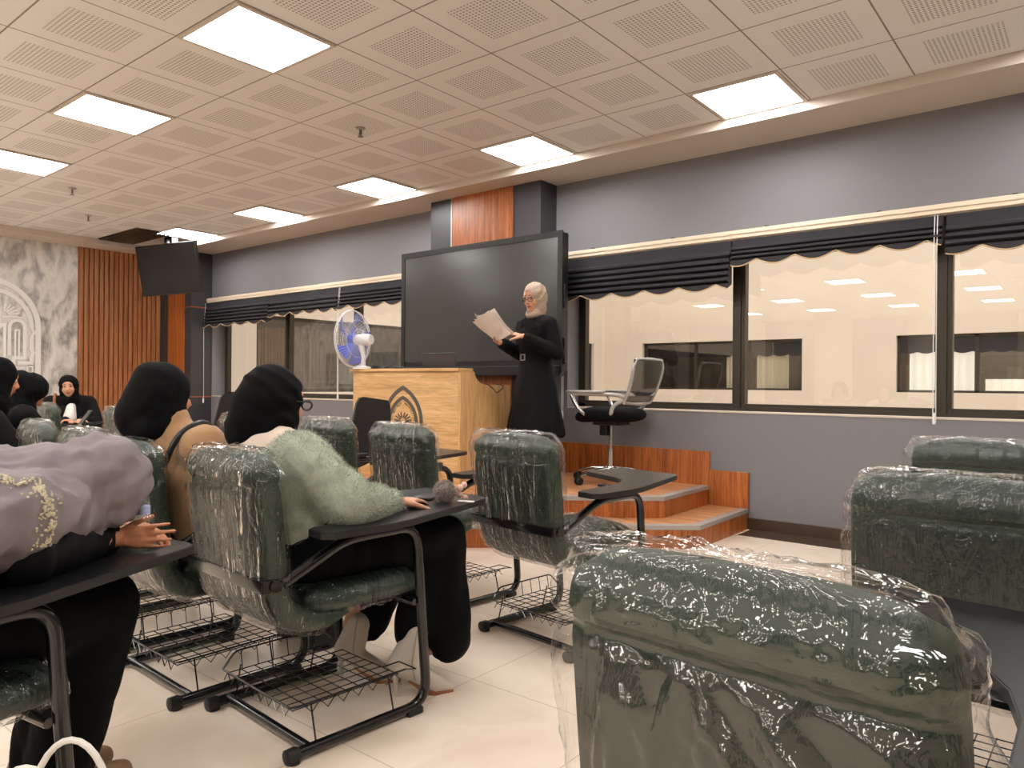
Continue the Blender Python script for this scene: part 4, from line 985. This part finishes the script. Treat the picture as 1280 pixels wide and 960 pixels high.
for sx in (-1, 1):
    obj('lapel', G().prism([(0, 0), (.09, -.015), (.125, -.07), (.03, -.10)], 0, .008, lambda x, y, z, sx=sx: (sx*(x+.01), .095+.03*(1-abs(x)*6)+z-.4*abs(y)*-.35, 1.285+y)), M['black_coat'], cb)
obj('belt', G().grid(lambda u, v: (.153*cos(2*pi*u), .125*sin(2*pi*u)+.008, .965+.04*v), 48, 2, True), M['black_coat'], cb)
obj('belt_buckle', G().strip([(-.025, -.022), (.025, -.022), (.025, .022), (-.025, .022)], .007, .128, .136, lambda x, y, z: (x, z+.006, y+.985), True), M['nosing'], cb)
cloth(t, 'trousers', [('k', [V((sx*.085, 0, .6)), V((sx*.085, 0, .30)), V((sx*.085, -.01, .06))], [.085, .075, .068]) for sx in (-1, 1)], M['black_cloth'], .012, .004)
for sx in (-1, 1): shoe(t, (sx*.085, -.05, .0), (sx*.105, .17, .0), M['blackplastic'])
# her papers
pp = thing('paper_stack', 'loose white sheets of paper held by the standing woman', 'papers', (-3.53, 4.68, PZ), radians(164))
for k in range(4):
    def sh_(u, v, k=k):
        x = (u-.5)*.33; y = (v-.5)*.24; return V((x, y, .006*k+.022*(u-.5)**2*8*(.6+.2*k)+.012*sin(v*3+k*1.3+u*2)))
    Rm = RZ(-12+3*k) ; Q = RX(44) ; ctr = V((.01, .445+.004*k, 1.19))
    g = G(); f = lambda u, v, o=0: tuple(ctr+RZ(-4) @ (Q @ (Rm @ (sh_(u, v)+V((0, 0, o))))))
    g.grid(lambda u, v: f(u, v), 14, 10).grid(lambda u, v: f(u, v, .0012), 14, 10); obj('sheet', g, M['paper'], pp)

# --- woman in the sage sweater
t = person('seated woman in a black headscarf, fluffy sage sweater and white heeled boots', -2.01, 1.47, 0, -5)
C, R = (-.08, -.10, 1.0), RZ(8) @ RX(-6)
SH = [(-.22, -.12, .845), (.115, -.10, .85)]; EL = [(-.26, .02, .66), (.235, -.02, .695)]; WR = [(-.12, .22, .60), (.175, .20, .675)]
seated_body(t, C, R, (0, -.08, .56), (-.05, -.12, .74), [(-.11, .40, .50), (.10, .42, .50)], [(-.13, .235, .20), (.11, .30, .20)], SH, EL, WR, [dict(d=(.5, .8, -.1), n=(.2, .1, -1)), dict(d=(-.3, .95, -.02), n=(0, 0, -1), side=-1, curl=(10, 15, 12))], M['skin'])
hijab(t, C, R, M['black_cloth'], bun=0, drop=.12, shoulder=.085, fold=.006, seed=1, extra=[(V((-.085, -.155, .985)), .092, V((-.10, -.165, .92)), .09)])
face_parts(t, C, R, True)
cloth(t, 'blouse', [('c', V((-.08, -.13, .93)), .085, V((-.08, -.13, .86)), .115), ('c', V((-.17, -.125, .85)), .07, V((.09, -.11, .835)), .056), ('e', V((-.03, -.114, .858)), (.115, .085, .072)), ('c', V((-.06, -.11, .80)), .12, V((-.03, -.08, .60)), .125), ('k', [V(SH[0]), V(EL[0]), V(WR[0])], [.065, .055, .04])], M['cream_cloth'], .012, .006)
sw = cloth(t, 'fluffy_sweater', [('e', V((.085, -.106, .848)), (.075, .08, .078)), ('c', V((.03, -.11, .825)), .088, V(SH[1])+V((0, 0, -.025)), .078), ('k', [V(SH[1])+V((0, 0, -.02)), V(EL[1]), V(WR[1])+V((-.01, -.02, .0))], [.078, .078, .05]), ('c', V((.0, -.10, .76)), .14, V((0, -.07, .58)), .14), ('c', V((-.10, -.10, .72)), .10, V((-.08, -.08, .6)), .11)], M['sage'], .012, .008, 14, 3)
def fur(par, o, n, L, mat, name='fur_pile', droop=.4, w=.0022, seed=1):
    rnd = random.Random(seed); me = o.data; ps = [p for p in me.polygons]; g = G(); cum = []; s = 0
    for p in ps: s += p.area; cum.append(s)
    import bisect
    for _ in range(n):
        p = ps[min(bisect.bisect(cum, rnd.random()*s), len(ps)-1)]; vs = [me.vertices[i].co for i in p.vertices]; k = rnd.random(); b = vs[0].lerp(vs[1], k).lerp(vs[-1].lerp(vs[-2], k), rnd.random())
        nn = p.normal; q = V((rnd.gauss(0, .5), rnd.gauss(0, .5), rnd.gauss(0, .5)-droop)); l = L*rnd.uniform(.5, 1.3); e = (nn+q*.7).normalized(); m = b+(nn+q*.25).normalized()*l*.55; tip = m+e*l*.5
        sd = e.orthogonal().normalized()*w*.5; sd = Matrix.Rotation(rnd.random()*6.28, 3, e) @ sd; i = len(g.v)
        g.v += [tuple(b-sd), tuple(b+sd), tuple(m+sd*.7), tuple(m-sd*.7), tuple(tip)]; g.f += [(i, i+1, i+2, i+3), (i+3, i+2, i+4)]
    f = obj(name, mesh_of(name, g, mat, False, False), None, par); f['kind'] = 'stuff'; return f
fur(sw, sw, 34000, .011, M['sage'], w=.0013)
cloth(t, 'long_skirt', [('e', V((0, -.06, .53)), (.19, .16, .12)), ('k', [V((-.09, -.02, .535)), V((-.11, .40, .515)), V((-.125, .30, .20))], [.105, .095, .082]), ('k', [V((.09, -.02, .535)), V((.115, .45, .515)), V((.14, .46, .16))], [.105, .09, .085]), ('k', [V((.10, .42, .50)), V((.11, .31, .20))], [.078, .062]), ('c', V((0, .05, .52)), .1, V((0, .42, .50)), .085), ('c', V((0, .43, .46)), .06, V((.02, .43, .28)), .05)], M['black_cloth'], .012, .010, 10, 5)
boot(t, (-.138, .20, 0), (.015, .34, 0), (-.10, .245, .205)); boot(t, (.108, .255, 0), (.21, .42, 0), (.14, .31, .205))
# things on her tablet
TB = lambda x, y, dz=0: tuple(Matrix.Rotation(radians(-6), 3, 'Z') @ V((x, y, 0))+V((-2.01, 1.47, ARM_Z+.027+dz)))
p = thing('phone', 'black phone with a beaded strap on the tablet before the sweater woman', 'phone', TB(.02, .44), radians(35))
obj('case', G().box(-.036, .036, -.075, .075, 0, .009, .003), M['blackplastic'], p); obj('strap', G().tube(spline([(-.03, -.07, .006), (-.05, -.10, .012), (-.04, -.14, .006), (-.06, -.17, -.01), (-.05, -.19, -.05), (-.055, -.195, -.09)], 30), .0035, 6), M['rose'], p)
p = thing('pompom_keychain', 'grey fur pompom keychain with beads on the black tablet', 'keychain', TB(.14, .43), radians(20))
pb = obj('pompom', G().ell((0, 0, .036), .032), M['pom'], p); fur(pb, pb, 2600, .012, M['pom'], 'pompom_fur', .1, .0016, 5)
for k, (bx, by, bz, br) in enumerate(((.03, .03, .03, .011), (.045, .035, .045, .013), (.042, .04, .02, .012), (.055, .05, .055, .011), (.06, .045, .012, .01))): obj('bead', G().ell((bx, by, bz), br), M['rose'], p)
obj('key_tag', G().box(.05, .11, .0, .016, 0.001, .006, .002), M['white'], p); obj('key_ring', G().tube([(.055+.014*cos(2*pi*k/16), .06+.014*sin(2*pi*k/16), .006) for k in range(16)], .002, 6, True), M['chrome'], p)

# --- woman in the camel coat
t = person('seated woman in a camel coat and black headscarf seen from behind', -2.595, 1.43, 0, -4)
C, R = (-.05, -.15, 1.01), RZ(6) @ RX(-5)
SH = [(-.19, -.12, .84), (.17, -.10, .84)]; EL = [(-.22, .0, .65), (.22, .02, .66)]; WR = [(-.1, .22, .60), (.12, .2, .60)]
seated_body(t, C, R, (0, -.08, .56), (-.02, -.13, .73), [(-.11, .42, .50), (.11, .42, .50)], [(-.1, .42, .12), (.1, .42, .12)], SH, EL, WR, [dict(d=(.5, .8, -.1), n=(0, 0, -1)), dict(d=(-.5, .8, -.1), n=(0, 0, -1), side=-1)], M['skin_warm'], .009)
hijab(t, C, R, M['black_cloth'], bun=0, drop=.10, shoulder=.10, fold=.007, seed=9, extra=[(V((-.055, -.19, 1.01)), .098, V((-.075, -.22, .945)), .088)])
cloth(t, 'camel_coat', [('c', V((-.03, -.14, .92)), .08, V((-.03, -.13, .86)), .11), ('c', V(SH[0]), .085, V(SH[1]), .085), ('c', V((-.02, -.11, .78)), .145, V((0, -.08, .58)), .15), ('c', V((-.12, -.11, .72)), .1, V((-.12, -.08, .55)), .1), ('c', V((.12, -.10, .72)), .1, V((.12, -.08, .55)), .1), ('k', [V(SH[0]), V(EL[0]), V(WR[0])], [.078, .066, .05]), ('k', [V(SH[1]), V(EL[1]), V(WR[1])], [.08, .068, .05])], M['brown_coat'], .012, .009, 9, 2)
obj('bag_strap', G().tube(spline([(.10, -.03, .90), (.13, -.10, .925), (.14, -.18, .88), (.13, -.225, .78)], 16), .011, 8), M['blackplastic'], t)
cloth(t, 'brown_skirt', [('e', V((0, -.05, .53)), (.19, .17, .11)), ('k', [V((-.09, 0, .53)), V((-.11, .42, .51)), V((-.1, .42, .15))], [.1, .085, .08]), ('k', [V((.09, 0, .53)), V((.11, .42, .51)), V((.1, .42, .15))], [.1, .085, .08])], M['brown_dark'], .014, .008)
for sx in (-1, 1): shoe(t, (sx*.1, .37, 0), (sx*.11, .60, 0), M['black_cap'])

# --- woman bent over her tablet in the grey headscarf
t = person('woman in a grey embroidered headscarf bent forward over her writing tablet', -1.93, .36, 0, 0)
C, R = (.03, .385, .792), RX(-62)
SH = [(-.19, .20, .80), (.17, .17, .79)]; EL = [(-.20, .38, .70), (.18, .20, .70)]; WR = [(-.06, .48, .70), (.045, .437, .686)]
seated_body(t, C, R, (0, -.06, .57), (0, .10, .68), [(-.17, .43, .50), (-.05, .44, .49)], [(-.2, .36, .12), (-.11, .36, .12)], SH, EL, WR, [dict(d=(.7, .5, -.1), n=(0, -.1, -1), side=-1), dict(d=(.76, .62, .04), n=(-.628, .778, -.12), side=1, curl=(8, 22, 22), thumb=(.5, .55, .75), extra=(-16, 0, 4, 8), spread=.4, sc=.8)], M['skin_warm'], .0045)
sc = hijab(t, C, R, M['grey_scarf'], bun=.0, drop=.09, shoulder=.10, fold=.012, seed=2, sm=34, cutz=-.02, extra=[(V((.03, .33, .815)), .10, V((.0, .10, .80)), .12), (V((-.12, .12, .77)), .10, V((.12, .14, .785)), .10), (V((.08, .30, .77)), .075, V((.16, .17, .79)), .095), (V((.16, .17, .79)), .095, V((.19, .06, .77)), .10), (V((.17, .19, .80)), .07, V((.20, .05, .77)), .08), (V((.0, .05, .79)), .11, V((.06, -.08, .72)), .14)], chin=False)
from mathutils.bvhtree import BVHTree
dg = bpy.context.evaluated_depsgraph_get(); bv = BVHTree.FromPolygons([v.co for v in sc.data.vertices], [tuple(p.vertices) for p in sc.data.polygons])
rnd = random.Random(3); path = spline([(.20, .06, .87), (.22, .14, .88), (.245, .20, .86), (.26, .22, .81), (.27, .225, .77), (.275, .22, .72)], 60); g = G()
for p0 in path:
    for _ in range(9):
        q = p0+V((rnd.gauss(0, .008), rnd.gauss(0, .011), rnd.gauss(0, .011))); hit = bv.find_nearest(q)
        if hit[0] is not None: g.ell(hit[0]+hit[1]*.001, rnd.uniform(.0014, .0032), None, 6, 4)
e = obj('bead_embroidery', g, M['beads'], sc); e['kind'] = 'stuff'
cloth(t, 'black_coat', [('c', V((0, -.04, .62)), .15, V((0, .10, .70)), .145), ('c', V(SH[0]), .08, V(SH[1])+V((-.03, 0, -.02)), .06), ('k', [V(SH[0]), V(EL[0]), V(WR[0])], [.072, .06, .045]), ('k', [V(SH[1])+V((-.02, 0, -.03)), V(EL[1]), V(WR[1])+V((-.012, -.03, 0))], [.06, .066, .052])], M['black_coat'], .010, .008, 12, 6)
cloth(t, 'black_trousers', [('e', V((0, -.05, .54)), (.19, .17, .12)), ('k', [V((-.1, 0, .54)), V((-.17, .43, .51)), V((-.2, .36, .06))], [.11, .09, .08]), ('k', [V((.07, 0, .54)), V((-.05, .44, .50)), V((-.11, .36, .06))], [.115, .095, .08])], M['black_cloth'], .012, .007)
shoe(t, (-.12, .31, 0), (-.11, .54, 0), M['sneaker'], 'sneaker'); shoe(t, (-.21, .31, 0), (-.23, .54, 0), M['sneaker'], 'sneaker')
b_ = thing('small_bottle', 'small clear bottle with a bluish cap gripped in a hand on the near tablet', 'bottle', (-1.858, .85, ARM_Z+.027))
obj('bottle_body', G().lathe([(.02, 0), (.024, .006), (.024, .05), (.021, .06), (.024, .07), (.018, .085), (.012, .09)], n=20), M['clear'], b_); obj('cap', G().lathe([(.014, .088), (.014, .108), (.012, .11)], n=16), M['purple'], b_)
b_ = thing('tote_bag', 'white bag on the floor at the bottom left, its round cord handles showing', 'bag', (-1.47, .50, 0), radians(40))
obj('bag_body', G().box(-.14, .14, -.05, .05, 0, .27, .02), M['bag'], b_)
for k, yy in enumerate((-.05, .05)): obj('handle', G().tube([(.078*cos(pi*q/16)+.02*k, yy, .24+.165*sin(pi*q/16)) for q in range(17)], .006, 10), M['bag'], b_)

# --- listeners farther back
def listener(label, x, y, rz, C, R, coat, face=True, lean=0.0, skin='skin', inner=None, bun=.02, seed=0, lap=True):
    t = person(label, x, y, 0, rz); SH = [(-.17, -.10+lean, .84), (.17, -.10+lean, .84)]; EL = [(-.23, .05+lean, .64), (.23, .05+lean, .64)]; WR = [(-.07, .24+lean*.4, .67), (.07, .24+lean*.4, .67)]
    seated_body(t, C, R, (0, -.08, .56), (0, -.12+lean*.7, .72), [(-.11, .40, .50), (.11, .40, .50)], [(-.1, .40, .12), (.1, .40, .12)], SH, EL, WR, [dict(d=(.3, .9, .1), n=(0, 0, -1)), dict(d=(-.3, .9, .1), n=(0, 0, -1), side=-1)], M[skin], .008)
    if face: face_parts(t, C, R)
    hijab(t, C, R, M['black_cloth'], bun=bun, drop=.14, shoulder=.11, fold=.006, seed=seed)
    cloth(t, 'coat', [('c', V((0, -.12+lean*.8, .90)), .085, V((0, -.12+lean*.7, .84)), .12), ('c', V(SH[0]), .08, V(SH[1]), .08), ('c', V((0, -.11+lean*.6, .75)), .145, V((0, -.07, .56)), .16), ('k', [V(SH[0]), V(EL[0]), V(WR[0])], [.074, .062, .045]), ('k', [V(SH[1]), V(EL[1]), V(WR[1])], [.074, .062, .045])], M['black_coat'], .014, .008, 9, seed)
    cloth(t, 'skirt', [('e', V((0, -.05, .53)), (.19, .16, .11)), ('k', [V((-.09, 0, .53)), V((-.11, .40, .51)), V((-.1, .40, .13))], [.1, .085, .08]), ('k', [V((.09, 0, .53)), V((.11, .40, .51)), V((.1, .40, .13))], [.1, .085, .08])], M['black_cloth'], .016, .006)
    for sx in (-1, 1): shoe(t, (sx*.1, .35, 0), (sx*.11, .58, 0), M['black_cap'])
    if inner: cloth(t, 'white_blouse', [('c', V((0, .0+lean, .80)), .045, V((.02, .055+lean, .68)), .065)], M['paper'], .01, .003)
    return t
t = listener('seated listener in a black headscarf and white blouse facing the camera at the wood wall', -8.3, 3.05, -105, (.02, -.05, 1.00), RZ(-12) @ RY(5) @ RX(-4), 'black', inner=True, seed=11)
obj('shoulder_strap', G().tube(spline([(.12, .02, .62), (.15, .0, .78), (.14, -.06, .925), (.12, -.16, .88)], 20), .014, 8), M['leather_tan'], t)
listener('woman in a black headscarf bowing her head over a phone at the far left', -5.6, 1.75, -4, (.02, .05, .985), RX(-45), 'black', lean=.08, seed=21, skin='skin_warm')
listener('woman in a black coat cut by the left picture edge', -4.98, 1.45, -4, (0, .0, 1.07), RX(-14), 'black', lean=.02, seed=31, skin='skin_warm')
p = thing('phone', 'phone in the hands of the bowing woman at the far left', 'phone', (-5.57, 2.09, .735), radians(-4)); obj('case', G().box(-.038, .038, -.01, -.002, -.0, .15, .003).xf(Matrix.Rotation(radians(-35), 4, 'X')), M['blackplastic'], p); obj('display', G().box(-.034, .034, -.0105, -.0098, .004, .146).xf(Matrix.Rotation(radians(-35), 4, 'X')), M['screen'], p)
